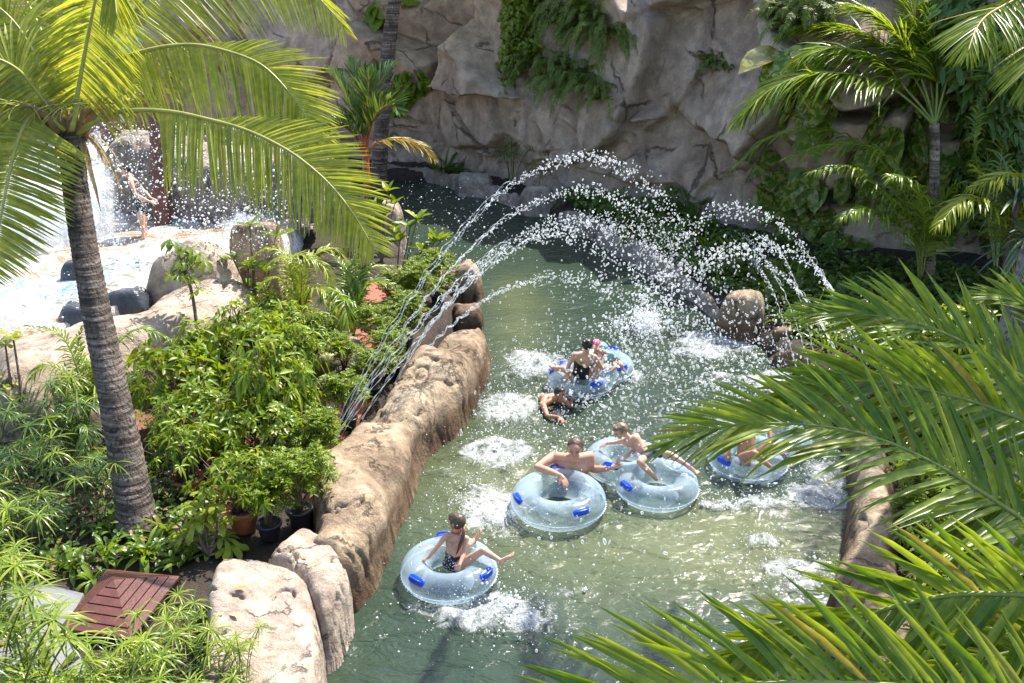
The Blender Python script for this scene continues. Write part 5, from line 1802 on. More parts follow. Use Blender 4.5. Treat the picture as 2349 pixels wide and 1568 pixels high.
D2R = math.radians
T1 = ring_tube('swim_tube', 'clear round swim tube under the girl in the spotted swimsuit', 1030, 1304, 222, [(D2R(228), .75), (D2R(-30), .75), (D2R(100), .8)])
T2 = ring_tube('swim_tube', 'clear round swim tube the man leans his arm on', 1281, 1146, 218, [(D2R(200), .75), (D2R(-62), .7), (D2R(90), .8)])
T3 = double_tube('double_swim_tube', 'clear double swim tube the boy kneels across', (1507, 1110), (1440, 1062), 191, [(0, D2R(208), .8), (0, D2R(28), .9), (1, D2R(-120), 1.1), (0, D2R(90), .9)])
T4 = double_tube('double_swim_tube', 'clear double swim tube carrying the woman in black and two children', (1331, 871), (1374, 843), 150, [(0, D2R(-60), .9), (0, D2R(165), .9), (1, D2R(-50), .9), (0, D2R(120), .9), (1, D2R(60), .9)])
T5 = double_tube('double_swim_tube', 'clear double swim tube half hidden under the big right fronds', (1716, 1050), (1775, 1005), 180, [(0, D2R(215), .8), (0, D2R(-15), .9), (1, D2R(30), .9)])


# ================================================================ people
def skin_mat(name, c):
    m, nt, b, out = node_mat(name)
    g = N(nt, 'ShaderNodeNewGeometry')
    n = N(nt, 'ShaderNodeTexNoise', Scale=9.0, Detail=4.0)
    nt.links.new(g.outputs['Position'], n.inputs['Vector'])
    c = np.array(c)
    r = ramp(nt, [(.35, tuple(c * np.array([.88, .82, .8]))), (.65, tuple(c * np.array([1.06, 1.04, 1.02])))], n.outputs[0])
    nt.links.new(r.outputs[0], b.inputs['Base Color'])
    b.inputs['Roughness'].default_value = .42
    b.inputs['Subsurface Weight'].default_value = .12
    b.inputs['Subsurface Radius'].default_value = (.012, .005, .003)
    b.inputs['Subsurface Scale'].default_value = 1.0
    return m


SKIN_A = skin_mat('fair_skin', (.62, .37, .26))
SKIN_B = skin_mat('pink_skin', (.6, .32, .22))
SKIN_C = skin_mat('tan_skin', (.46, .24, .14))
HAIR_BR = simple('brown_hair', (.075, .045, .028), .4, .4, 40)
HAIR_DK = simple('dark_hair', (.014, .012, .011), .35, .3, 40)
HAIR_BL = simple('fair_hair', (.2, .13, .075), .5, .4, 50)
EYE = simple('eye_dark', (.03, .02, .018), .3, .1)
LIP = simple('lip_pink', (.42, .14, .12), .45, .1)


class Body:
    def __init__(s):
        s.p = []                                   # (kind, a, ra, b, rb, tag)

    def cap(s, a, ra, b, rb, tag_='x'):
        s.p.append((np.asarray(a, float), ra, np.asarray(b, float), rb, tag_))

    def mesh(s):
        m = MB()
        for a, ra, b_, rb, tg in s.p:
            d = b_ - a
            L_ = np.linalg.norm(d)
            d = d / L_ if L_ > 1e-6 else Z
            x = nrm(np.cross(d, [0, 0, 1.0] if abs(d[2]) < .9 else [1.0, 0, 0]))
            y = np.cross(d, x)
            th = np.linspace(0, 6.283185, 14, endpoint=False)
            rings = []
            for ph in np.linspace(-math.pi / 2 + .02, 0, 5):
                rings.append(a + d * ra * math.sin(ph) + ra * math.cos(ph) * (np.cos(th)[:, None] * x + np.sin(th)[:, None] * y))
            for ph in np.linspace(0, math.pi / 2 - .02, 5):
                rings.append(b_ + d * rb * math.sin(ph) + rb * math.cos(ph) * (np.cos(th)[:, None] * x + np.sin(th)[:, None] * y))
            m.grid(np.array(rings), True, True)
        return m

    def near(s, v):
        """which primitive each point belongs to"""
        best = np.full(len(v), 1e9)
        lab = np.zeros(len(v), int)
        for i, (a, ra, b_, rb, tg) in enumerate(s.p):
            d = b_ - a
            L2 = max(np.dot(d, d), 1e-9)
            t = np.clip((v - a) @ d / L2, 0, 1)
            q = np.linalg.norm(v - a - t[:, None] * d, axis=1) - (ra + (rb - ra) * t)
            k = q < best
            best = np.where(k, q, best)
            lab = np.where(k, i, lab)
        return np.array([q[4] for q in s.p])[lab]


def hand(B, w, d, n, th, s=1.0, curl=.35, spread=.12, tag_='hand'):
    """w wrist, d pointing direction, n back of the hand, th +1/-1 thumb side"""
    d = nrm(d)
    n = nrm(n - d * np.dot(n, d))
    x = np.cross(d, n) * th
    pl = .088 * s
    B.cap(w, .024 * s, w + d * .03 * s, .026 * s, tag_)
    for i, (o, L_) in enumerate(((.03, .07), (.01, .08), (-.01, .074), (-.03, .058))):
        k = w + d * pl * (1 - .06 * abs(i - 1)) + x * o * s
        B.cap(w + d * .02 * s + x * o * .55 * s, .015 * s, k, .0115 * s, tag_)
        e = nrm(d + x * spread * (1.5 - i) * .8)
        c1 = curl * (1 + .12 * i)
        a = k + (e * math.cos(c1) - n * math.sin(c1)) * L_ * .5 * s
        b_ = a + (e * math.cos(c1 * 2) - n * math.sin(c1 * 2)) * L_ * .45 * s
        B.cap(k, .0112 * s, a, .0098 * s, tag_)
        B.cap(a, .0098 * s, b_, .008 * s, tag_)
    t0 = w + d * .03 * s + x * .022 * s
    t1 = t0 + nrm(d * .7 + x * .8 - n * .25) * .042 * s
    t2 = t1 + nrm(d * .95 + x * .45 - n * .3) * .034 * s
    B.cap(t0, .015 * s, t1, .0125 * s, tag_)
    B.cap(t1, .0125 * s, t2, .0095 * s, tag_)


def foot(B, ank, toe, n, s=1.0):
    """n: up of the foot"""
    d = nrm(toe - ank)
    n = nrm(n - d * np.dot(n, d))
    x = np.cross(d, n)
    L_ = np.linalg.norm(toe - ank)
    heel = ank - d * .035 * s - n * .03 * s
    B.cap(ank, .032 * s, heel, .027 * s, 'foot')
    ball = ank + d * L_ * .68 - n * .028 * s
    B.cap(heel, .026 * s, ball + x * .012 * s, .024 * s, 'foot')
    B.cap(ank, .03 * s, ball - x * .016 * s, .02 * s, 'foot')
    for i in range(5):
        o = (i - 2) * .0155 * s
        a = ball + x * o
        B.cap(a, .013 * s, a + d * (L_ * .3 - abs(i - 1) * .006 * s) + n * .004, (.0115 if i == 0 else .0085) * s, 'foot')


def person(label, J, s, skin, group=None, build=1.0, vox=.0075, hair=None, hair_fn=None, clothes=(), fem=False, cat='person', extra_hair=None):
    """one continuous body grown from joints; hair and clothing are its children"""
    B = Body()
    nk, hd, f, u = J['neck'], J['head'], nrm(J['face']), nrm(J['up'])
    f = nrm(f - u * np.dot(f, u))
    rt = np.cross(f, u)
    hs = J.get('hs', s)
    hips, sl, sr = J['hips'], J['sl'], J['sr']
    # head
    B.cap(hd + u * .012 * hs - f * .02 * hs, .085 * hs, hd + u * .018 * hs + f * .016 * hs, .077 * hs, 'head')
    B.cap(hd - u * .03 * hs + f * .02 * hs, .062 * hs, hd - u * .072 * hs + f * .052 * hs, .036 * hs, 'head')
    B.cap(hd + u * .03 * hs + f * .052 * hs, .045 * hs, hd - u * .03 * hs + f * .045 * hs, .045 * hs, 'head')
    B.cap(hd + u * .01 * hs + f * .092 * hs, .009 * hs, hd - u * .028 * hs + f * .107 * hs, .013 * hs, 'head')
    B.cap(hd - u * .05 * hs + f * .083 * hs - rt * .016 * hs, .008 * hs, hd - u * .05 * hs + f * .083 * hs + rt * .016 * hs, .008 * hs, 'head')
    for sg in (-1, 1):
        e = hd + rt * sg * .08 * hs - u * .012 * hs - f * .008 * hs
        B.cap(e + u * .018 * hs - f * .006 * hs, .011 * hs, e - u * .018 * hs + f * .004 * hs, .008 * hs, 'ear')
    # trunk
    up = nrm(nk - hips)
    sa = nrm(sl - sr)
    front = nrm(np.cross(sa, up)) * (1 if np.dot(np.cross(sa, up), J.get('front', f)) > 0 else -1)
    bw = build
    hw = np.linalg.norm(sl - sr) / 2
    B.cap(nk - up * .03 * s, .05 * s * bw ** .5, hd - u * .05 * hs - f * .015 * hs, .046 * hs * bw ** .5, 'neck')
    ha = J.get('hipaxis')
    ha = sa if ha is None else nrm(ha)
    hl, hr = hips + ha * .085 * s, hips - ha * .085 * s
    wst = J.get('waist', hips * .6 + nk * .4)
    chest = wst * .35 + nk * .65
    ch = .088 * s * bw
    B.cap(hl, .092 * s * bw, hr, .092 * s * bw, 'pelvis')
    B.cap(wst + ha * .05 * s * bw, .082 * s * bw, wst - ha * .05 * s * bw, .082 * s * bw, 'torso')
    B.cap(hips + ha * .05 * s, .09 * s * bw, wst + ha * .045 * s, .084 * s * bw, 'torso')
    B.cap(hips - ha * .05 * s, .09 * s * bw, wst - ha * .045 * s, .084 * s * bw, 'torso')
    c1, c2 = chest + sa * hw * .5, chest - sa * hw * .5
    B.cap(c1, ch, c2, ch, 'torso')
    B.cap(wst + ha * .05 * s, .08 * s * bw, c1, ch, 'torso')
    B.cap(wst - ha * .05 * s, .08 * s * bw, c2, ch, 'torso')
    for q, c in ((sl, c1), (sr, c2)):
        B.cap(nk - up * .035 * s, .042 * s * bw, q, .05 * s * bw, 'torso')
        B.cap(c - up * .0, .07 * s * bw, q - up * .02 * s, .05 * s * bw, 'torso')
        if fem:
            p = chest + (q - nk) * .45 + front * .075 * s - up * .03 * s
            B.cap(p, .05 * s, p + front * .015 * s, .04 * s, 'torso')
        else:
            p = chest + (q - nk) * .42 + front * .045 * s * bw
            B.cap(p, .055 * s * bw, p + (q - nk) * .15, .045 * s * bw, 'torso')
    # limbs
    for k, q in (('l', sl), ('r', sr)):
        if 'e' + k in J:
            e, w_ = J['e' + k], J['w' + k]
            B.cap(q, .05 * s * bw, q * .6 + e * .4, .046 * s * bw, 'arm')
            B.cap(q * .6 + e * .4, .046 * s * bw, e, .035 * s * bw ** .5, 'arm')
            B.cap(e, .035 * s * bw ** .5, e * .65 + w_ * .35, .037 * s * bw, 'arm')
            B.cap(e * .65 + w_ * .35, .037 * s * bw, w_, .024 * s, 'arm')
            h = J.get('h' + k)
            if h:
                hand(B, w_, h[0], h[1], h[2], s * 1.02, *h[3:])
        if 'k' + k in J:
            hp = hl if k == 'l' else hr
            kn, an = J['k' + k], J['a' + k]
            B.cap(hp, .09 * s * bw, hp * .5 + kn * .5, .076 * s * bw, 'leg')
            B.cap(hp * .5 + kn * .5, .076 * s * bw, kn, .052 * s, 'leg')
            B.cap(kn, .052 * s, kn * .68 + an * .32, .054 * s, 'leg')
            B.cap(kn * .68 + an * .32, .054 * s, an, .033 * s, 'leg')
            if 't' + k in J:
                foot(B, an, J['t' + k], J.get('fn' + k, Z), s)
    v, nn, fc = remeshed(B.mesh(), vox, 3, .5)
    o = bpy.data.objects.new('person', bpy.data.meshes.new('person'))
    m = MB()
    m.add(v - hips, fc)
    me = m.mesh('person')
    o.data = me
    COL.objects.link(o)
    o.location = hips
    o['_o'] = list(map(float, hips))
    tag(o, label, cat, group)
    for mt in (skin, EYE, LIP):
        me.materials.append(mt)
    ctr = v[fc].mean(1)
    mi = np.zeros(len(fc), np.int32)
    for sg in (-1, 1):
        e = hd + f * .088 * hs + rt * sg * .033 * hs + u * .012 * hs
        rel = ctr - e
        dd = np.hypot(rel @ rt / (.015 * hs), rel @ u / (.0075 * hs))
        mi[(dd < 1) & (np.abs(rel @ f) < .05 * hs)] = 1
        rel = rel - u * .021 * hs
        dd = np.hypot(rel @ rt / (.02 * hs), rel @ u / (.005 * hs))
        mi[(dd < 1) & (np.abs(rel @ f) < .05 * hs)] = 1
    rel = ctr - (hd - u * .05 * hs + f * .088 * hs)
    mi[(np.hypot(rel @ rt / (.026 * hs), rel @ u / (.011 * hs)) < 1) & (np.abs(rel @ f) < .04 * hs)] = 2
    me.polygons.foreach_set('material_index', mi)
    lab = B.near(v)
    info = dict(hd=hd, f=f, u=u, rt=rt, hs=hs, s=s, up=up, hips=hips, nk=nk, wst=wst, front=front, sa=sa, chest=chest, J=J, ha=ha)

    def shell(sel, off, name, mat, wave=0):
        fs = fc[sel[fc].all(1)]
        used, inv = np.unique(fs, return_inverse=True)
        if len(used) == 0:
            return None
        p = v[used] + nn[used] * (off + (wave * fbm(v[used] * 45, 2, 5)[:, None] if wave else 0))
        m = MB()
        m.add(p, inv.reshape(-1, 4))
        return m
    if hair:
        hv = v - hd
        sel = (lab == 'head') & hair_fn(hv @ f / hs, hv @ u / hs, hv @ rt / hs)
        m = shell(sel, .011 * hs, 'hair', hair, .005)
        if m is None:
            m = MB()
        if extra_hair:
            extra_hair(m, info)
        m.build('hair', hair, o)
    for nm, mat, fn, off in clothes:
        m = shell(fn(v, lab, info), off, nm, mat)
        if m:
            m.build(nm, mat, o)
    return o, info, (v, nn, fc, lab)


def Wj(d):
    return {k: (W(*q) if isinstance(q, tuple) and len(q) == 3 else q) for k, q in d.items()}


V3 = lambda *a: np.array(a, float)
hair_full = lambda f, u, r: (u > .052 - .0 * f) | (f < .028) & (u > -.055) | (f < -.02) & (u > -.075) | (u > .035) & (f < .07)
hair_short = lambda f, u, r: (u > .062) & (f < .08) | (f < .03) & (u > -.0) | (f < -.025) & (u > -.055)
hair_thin = lambda f, u, r: (f < .02) & (u > -.02) & (np.abs(r) > .035) | (f < -.03) & (u > -.05) | (u > .07) & (f < .02) & (f > -.2)


def cloth_mat(name, base, spots=None, scale=60.0, stripes=None):
    m, nt, b, out = node_mat(name)
    g = N(nt, 'ShaderNodeNewGeometry')
    b.inputs['Roughness'].default_value = .6
    b.inputs['Base Color'].default_value = (*base, 1)
    if spots:
        vo = N(nt, 'ShaderNodeTexVoronoi', Scale=scale)
        nt.links.new(g.outputs['Position'], vo.inputs['Vector'])
        r = ramp(nt, [(.3, spots), (.36, base)], vo.outputs['Distance'])
        nt.links.new(r.outputs[0], b.inputs['Base Color'])
    if stripes:
        sx = N(nt, 'ShaderNodeSeparateXYZ')
        nt.links.new(g.outputs['Position'], sx.inputs[0])
        ma = N(nt, 'ShaderNodeMath', operation='MULTIPLY')
        nt.links.new(sx.outputs[2], ma.inputs[0])
        ma.inputs[1].default_value = 24.0
        fr = N(nt, 'ShaderNodeMath', operation='FRACT')
        nt.links.new(ma.outputs[0], fr.inputs[0])
        r = ramp(nt, [(0, base), (.4, stripes[0]), (.55, base), (.75, stripes[1])], fr.outputs[0])
        r.color_ramp.interpolation = 'CONSTANT'
        nt.links.new(r.outputs[0], b.inputs['Base Color'])
    return m


trunkish = lambda lab: np.isin(lab, ['torso', 'pelvis'])
tz = lambda v, I: (v - I['hips']) @ I['up'] / np.linalg.norm(I['nk'] - I['hips'])

# ---- girl
cg = T1[1]
J = Wj(dict(head=(1047, 1197, .73), neck=(1047, 1222, .6), sl=(1023, 1229, .575), sr=(1070, 1236, .565), hips=(1037, 1298, .17), waist=(1040, 1262, .36),
            el=(1001, 1257, .46), wl=(984, 1279, .36), er=(1064, 1271, .42), wr=(1054, 1297, .36), kr=(1108, 1263, .46), ar=(1148, 1287, .37), tr=(1177, 1268, .5), kl=(1072, 1250, .42), al=(1087, 1240, .36), tl=(1101, 1216, .5)))
J.update(face=V3(-.85, .5, -.12), up=V3(.02, .05, 1), front=V3(.6, .8, 0), hl=(V3(-.5, .25, -.35), V3(-.4, .1, .9), -1, .2, .35), hr=(V3(-.3, .1, -.75), V3(-.1, -.9, .4), 1, .3), fnr=V3(-.6, -.1, .8), fnl=V3(-.5, -.3, .7), hs=1.0, hipaxis=V3(-.8, .6, 0))


def ponytail(m, I):
    p = [P(1061, 1204, dep(I['hd']) + .02), P(1064, 1212, dep(I['hd']) - .06), P(1063, 1228, dep(I['nk']) - .13), P(1057, 1245, dep(I['nk']) - .12), P(1051, 1262, dep(I['nk']) - .08), P(1046, 1273, dep(I['nk']) - .05)]
    m.tube(spline(p, 16), [.026, .02, .018, .017, .018, .02, .021, .022, .022, .021, .02, .018, .015, .012, .008, .004], 8)


spot = cloth_mat('spotted_navy_swimsuit', (.008, .009, .022), (.75, .75, .78), 42)
girl, GI, _ = person('girl in a spotted navy swimsuit with a long ponytail sitting in the nearest swim tube', J, .75, SKIN_A, build=.92, vox=.0062, hair=HAIR_BR, hair_fn=hair_full, extra_hair=ponytail,
                     clothes=[('swimsuit', spot, lambda v, lab, I: trunkish(lab) & (tz(v, I) < .36) | (lab == 'leg') & (np.linalg.norm(v - I['hips'], axis=1) < .1), .005)])
dh = dep(GI['hd'])
for (x, y), mt, nm in (((1064, 1207), simple('yellow_band', (.75, .8, .05), .5), 'yellow hair band'), ((1064, 1217), simple('pink_band', (.8, .07, .13), .5), 'pink hair band'), ((1063, 1224), simple('white_band', (.75, .75, .8), .5), 'white hair band')):
    m = MB()
    p = P(x, y, dep(GI['nk']) - .1 if y > 1210 else dh - .02)
    m.tube([p + V3(.0, 0, .013), p - V3(0, 0, .013)], .024, 10)
    m.build('hair_band', mt, girl)['label'] = nm
m = MB()
nk = GI['nk']
a = np.linspace(0, 6.283, 25)
m.tube(np.array([nk + V3(math.cos(q) * .052, math.sin(q) * .05 + .0, .022 + .01 * math.sin(q)) for q in a]), .007, 6, cap=False)
m.build('neck_strap', simple('red_strap', (.6, .03, .03), .5), girl)

# ---- man leaning on the second tube
J = Wj(dict(head=(1319, 1027, .62), neck=(1318, 1050, .47), sl=(1352, 1047, .42), sr=(1270, 1048, .42), hips=(1318, 1105, -.22), waist=(1314, 1092, .02),
            er=(1232, 1072, .38), wr=(1288, 1092, .42), el=(1358, 1078, .2), wl=(1400, 1075, .32)))
J.update(face=V3(-.12, -.78, -.6), up=V3(-.03, -.45, .9), front=V3(-.1, -1, -.1), hr=(V3(.35, -.6, -.45), V3(.1, -.5, .8), 1, .22, .1), hl=(V3(.9, .15, .3), V3(-.2, -.2, 1), -1, .15, .3), hs=1.16)
trunks_d = cloth_mat('dark_trunks', (.02, .02, .035))
person('man with wet thinning hair leaning over a clear swim tube, reaching to the boy', J, 1.08, SKIN_B, build=1.3, vox=.0085, hair=HAIR_BR, hair_fn=hair_thin,
       clothes=[('swim_trunks', trunks_d, lambda v, lab, I: trunkish(lab) & (tz(v, I) < .1), .006)])

# ---- boy kneeling across the double tube
J = Wj(dict(head=(1423, 988, .78), neck=(1441, 1004, .68), sr=(1430, 1013, .6), sl=(1459, 1000, .7), hips=(1485, 1042, .46), waist=(1470, 1026, .56),
            el=(1455, 1034, .5), wl=(1431, 1053, .43), er=(1419, 1015, .48), wr=(1393, 1018, .42), kl=(1467, 1060, .5), al=(1506, 1100, .12), kr=(1536, 1042, .46), ar=(1581, 1071, .4), tr=(1604, 1085, .36)))
J.update(face=V3(-.72, -.35, -.6), up=V3(-.5, -.2, .85), front=V3(-.7, -.3, -.4), hl=(V3(-.85, -.1, -.2), V3(-.1, -.3, .9), 1, .5), hr=(V3(-.7, .1, -.3), V3(-.2, 0, .9), -1, .3), fnr=V3(.1, -.4, .9), hs=.98, hipaxis=V3(-.3, -.9, 0))
navy = cloth_mat('navy_trunks', (.018, .022, .06))
person('boy in navy trunks kneeling across the double tube and looking down', J, .8, SKIN_A, build=.98, vox=.0065, hair=HAIR_BL, hair_fn=hair_short,
       clothes=[('swim_trunks', navy, lambda v, lab, I: trunkish(lab) & (tz(v, I) < .2) | (lab == 'leg') & (np.linalg.norm(v - I['hips'], axis=1) < .2), .007)])

# ---- woman in black with two children on the far double tube
J = Wj(dict(head=(1348, 791, 1.0), neck=(1345, 808, .85), sl=(1321, 815, .8), sr=(1364, 820, .79), hips=(1329, 870, .24), waist=(1334, 846, .5),
            el=(1306, 835, .52), wl=(1300, 858, .42), er=(1380, 845, .5), wr=(1381, 824, .62), kl=(1297, 848, .45), al=(1268, 845, .32), tl=(1262, 832, .34), kr=(1365, 850, .45), ar=(1392, 838, .25)))
J.update(face=V3(.45, .85, -.15), up=V3(.1, 0, 1), front=V3(.2, 1, 0), hl=(V3(-.1, -.4, -.6), V3(-.3, -.7, .4), 1, .4), hr=(V3(-.3, .4, .7), V3(.6, -.5, .3), -1, .3))


def bun(m, I):
    m.ball(I['hd'] - I['f'] * .09 + I['u'] * .075, .055)


blk = cloth_mat('black_swimsuit', (.012, .012, .014))
trim = cloth_mat('lime_trim', (.5, .75, .12))
tzz = lambda v, I: tz(v, I) + .25 * np.abs((v - I['chest']) @ I['sa'])
ladyp, LI, _ = person('woman in a black swimsuit with lime trim seen from behind on the far double tube', J, .95, SKIN_A, build=1.02, vox=.01, hair=HAIR_DK, hair_fn=hair_full, extra_hair=bun, fem=True,
                      clothes=[('swimsuit', blk, lambda v, lab, I: trunkish(lab) & (tz(v, I) - 1.1 * np.abs((v - I['chest']) @ I['sa']) < .62) & (tz(v, I) < .98), .006),
                               ('trim', trim, lambda v, lab, I: trunkish(lab) & (np.abs(tz(v, I) - 1.1 * np.abs((v - I['chest']) @ I['sa']) - .635) < .022) & (tz(v, I) < .95), .01)])
stripe = cloth_mat('striped_swimsuit', (.7, .72, .78), stripes=((.7, .05, .25), (.15, .3, .7)))
J = Wj(dict(head=(1367, 791, .84), neck=(1367, 806, .7), sl=(1378, 811, .66), sr=(1357, 813, .66), hips=(1366, 841, .33), waist=(1367, 826, .5), el=(1384, 820, .55), wl=(1384, 832, .46), er=(1352, 822, .56), wr=(1354, 832, .5), kl=(1372, 852, .4), al=(1366, 862, .36), kr=(1356, 852, .4), ar=(1350, 860, .36)))
J.update(face=V3(-.4, -.85, -.2), up=V3(0, 0, 1), front=V3(-.4, -.9, 0), hs=.8)
pinkcap = cloth_mat('pink_patterned_cap', (.75, .06, .25), (.85, .6, .1), 30)
kid, KI, _ = person('small child in a striped swimsuit and pink sun hat facing the woman in black', J, .6, SKIN_A, build=.85, vox=.0075, hair=pinkcap, hair_fn=lambda f, u, r: (u > .03) | (f < -.01) & (u > -.07),
                    clothes=[('swimsuit', stripe, lambda v, lab, I: trunkish(lab) & (tz(v, I) < .95), .006)])
kid.children[0].name = 'sun_hat'
J = Wj(dict(head=(1380, 797, .78), neck=(1388, 810, .66), sl=(1402, 812, .62), sr=(1386, 818, .62), hips=(1408, 828, .42), waist=(1400, 820, .52), el=(1416, 822, .5), wl=(1424, 826, .44), er=(1390, 830, .52), wr=(1380, 834, .5), kl=(1425, 838, .42), al=(1430, 850, .3), kr=(1412, 842, .45), ar=(1402, 852, .4)))
J.update(face=V3(-.8, -.4, -.1), up=V3(0, 0, 1), front=V3(-.7, -.6, 0), hs=.8)
teal = cloth_mat('teal_cap', (.12, .5, .6), (.7, .8, .3), 30)
aqua = cloth_mat('aqua_rash_shirt', (.25, .55, .72), (.2, .55, .15), 16)
kid, KI, _ = person('small child in an aqua rash shirt and teal hat on the rear ring', J, .6, SKIN_A, build=.85, vox=.0075, hair=teal, hair_fn=lambda f, u, r: (u > .03) | (f < -.01) & (u > -.07),
                    clothes=[('rash_shirt', aqua, lambda v, lab, I: trunkish(lab) & (tz(v, I) < 1.0) | (lab == 'arm') & (np.linalg.norm(v - I['chest'], axis=1) < .22), .007)])
kid.children[0].name = 'sun_hat'

# ---- swimmer
J = Wj(dict(head=(1285, 903, .3), neck=(1272, 916, .17), sl=(1297, 922, .08), sr=(1246, 930, .1), hips=(1225, 905, -.3), waist=(1245, 912, -.1), er=(1256, 955, .06), wr=(1280, 957, .1), el=(1310, 934, .02), wl=(1310, 928, .1)))
J.update(face=V3(.75, -.6, -.1), up=V3(.15, -.1, 1), front=V3(.6, -.6, -.2), hr=(V3(.6, -.6, -.2), V3(.2, -.2, 1), 1, .3, .2), hl=(V3(.2, .3, .8), V3(-.5, .5, .3), 1, .8))
person('dark haired swimmer paddling in the water beside the far double tube', J, .95, SKIN_C, build=1.0, vox=.0085, hair=HAIR_DK, hair_fn=hair_short)

# ---- woman under the palm fronds
J = Wj(dict(head=(1706, 932, .9), neck=(1712, 953, .76), sl=(1697, 962, .7), sr=(1738, 965, .7), hips=(1712, 1055, .24), waist=(1712, 1008, .48), el=(1680, 1000, .5), wl=(1672, 1036, .42), er=(1765, 985, .6), wr=(1768, 1012, .5), kl=(1730, 1040, .5), al=(1765, 1070, .3), kr=(1765, 1020, .5), ar=(1800, 1045, .35)))
J.update(face=V3(-.3, .9, 0), up=V3(-.1, 0, 1), front=V3(.4, .8, 0), hl=(V3(-.1, -.5, -.5), V3(0, -.6, .6), 1, .4), hr=(V3(.1, -.4, -.7), V3(.5, -.5, .5), 1, .4))
red = cloth_mat('red_bikini', (.5, .03, .06), (.05, .1, .5), 40)
person('tanned woman in a red bikini with her hair tied up, behind the right fronds', J, .95, SKIN_C, build=.98, vox=.011, hair=HAIR_BR, hair_fn=hair_full, extra_hair=bun, fem=True,
       clothes=[('bikini_top', red, lambda v, lab, I: trunkish(lab) & (np.abs(tz(v, I) - .68) < .06), .006), ('bikini_bottom', red, lambda v, lab, I: trunkish(lab) & (tz(v, I) < .12), .006)])

# ---- bather in the splash pool
dB = dep(W(329, 548, 1.05))
Q = lambda x, y, dd=0.0: P(x, y, dB + dd)
J = dict(head=Q(287, 391), neck=Q(298, 405), sl=Q(305, 412, .17), sr=Q(299, 417, -.17), hips=Q(325, 478), waist=Q(315, 448), er=Q(311, 448, -.22), wr=Q(343, 463, -.12), el=Q(331, 440, .2), wl=Q(347, 456, .1), kl=Q(331, 517, .08), al=Q(334, 552, .1), kr=Q(327, 519, -.1), ar=Q(330, 556, -.1))
J.update(face=V3(-.75, -.5, -.35), up=V3(-.35, 0, .95), front=V3(.8, 0, .2), hr=(V3(.8, .2, -.1), V3(0, -.5, .8), 1, .5), hl=(V3(.8, -.1, -.1), V3(0, .3, .9), -1, .5), hipaxis=V3(0, 1, 0))


def side_bun(m, I):
    m.ball(I['hd'] - I['f'] * .1 + I['u'] * .0, .06)


spot2 = cloth_mat('spotted_black_swimsuit', (.012, .012, .014), (.6, .6, .62), 30)
person('woman in a dark speckled swimsuit standing in the spray of the splash pool', J, 1.0, SKIN_A, build=1.12, vox=.012, hair=HAIR_DK, hair_fn=hair_full, extra_hair=side_bun, fem=True,
       clothes=[('swimsuit', spot2, lambda v, lab, I: trunkish(lab) & (tz(v, I) < .8) | (lab == 'leg') & (np.linalg.norm(v - I['hips'], axis=1) < .2), .008)])
# ================================================================ flying water
M_DROP, nt, b, out = node_mat('water_drops')
b.inputs['Base Color'].default_value = (.86, .9, .93, 1)
b.inputs['Roughness'].default_value = .08
b.inputs['Specular IOR Level'].default_value = 1.0
tl = N(nt, 'ShaderNodeBsdfTranslucent')
tl.inputs['Color'].default_value = (.92, .95, .97, 1)
ma = N(nt, 'ShaderNodeMixShader')
ma.inputs[0].default_value = .5
nt.links.new(b.outputs[0], ma.inputs[1])
nt.links.new(tl.outputs[0], ma.inputs[2])
tr = N(nt, 'ShaderNodeBsdfTransparent')
lw = N(nt, 'ShaderNodeLayerWeight', Blend=.5)
rm = ramp(nt, [(.15, (.22, .22, .22)), (.65, (.78, .78, .78))], lw.outputs['Facing'])
mx = N(nt, 'ShaderNodeMixShader')
nt.links.new(rm.outputs[0], mx.inputs[0])
nt.links.new(tr.outputs[0], mx.inputs[1])
nt.links.new(ma.outputs[0], mx.inputs[2])
nt.links.new(mx.outputs[0], out.inputs['Surface'])
M_SPRAY = simple('white_water', (.88, .9, .92), .3, .03)

_th = np.linspace(0, np.pi, 6)
_a = np.linspace(0, 2 * np.pi, 7, endpoint=False)
DROPV = np.stack([np.sin(_th)[:, None] * np.cos(_a), np.sin(_th)[:, None] * np.sin(_a), np.cos(_th)[:, None] * np.ones(7)], -1).reshape(-1, 3)
_i = np.arange(42).reshape(6, 7)
_i = np.concatenate([_i, _i[:, :1]], 1)
DROPF = np.stack([_i[:-1, :-1], _i[1:, :-1], _i[1:, 1:], _i[:-1, 1:]], -1).reshape(-1, 4)
OCTV = np.array([[1, 0, 0], [-1, 0, 0], [0, 1, 0], [0, -1, 0], [0, 0, 1], [0, 0, -1]], float)
OCTF = np.array([[0, 2, 4], [2, 1, 4], [1, 3, 4], [3, 0, 4], [2, 0, 5], [1, 2, 5], [3, 1, 5], [0, 3, 5]])


def drops(mb, P_, r, axis=None, el=1.0, tiny=False):
    """one wobbly drop at every point; axis and el stretch it along its flight"""
    V, Fc = (OCTV, OCTF) if tiny else (DROPV, DROPF)
    n_ = len(P_)
    if n_ == 0:
        return
    r = np.broadcast_to(r, (n_,))[:, None, None]
    if axis is None:
        axis = rdirs(n_, -1, 1)
    d = nrm(axis + NR.normal(0, .35, (n_, 3)))
    x = nrm(np.cross(d, NR.normal(0, 1, (n_, 3))))
    y = np.cross(d, x)
    el = np.broadcast_to(el, (n_,))[:, None, None]
    w_ = 1 + (0 if tiny else .22) * vnoise((V[None] * 1.3 + NR.uniform(0, 99, (n_, 1, 3))).reshape(-1, 3)).reshape(n_, -1, 1)
    q = V[None] * w_
    p = P_[:, None] + r * (q[..., :1] * x[:, None] + q[..., 1:2] * y[:, None] + q[..., 2:3] * el * d[:, None])
    mb.add(p.reshape(-1, 3), (Fc[None] + (np.arange(n_) * len(V))[:, None, None]).reshape(-1, Fc.shape[1]))


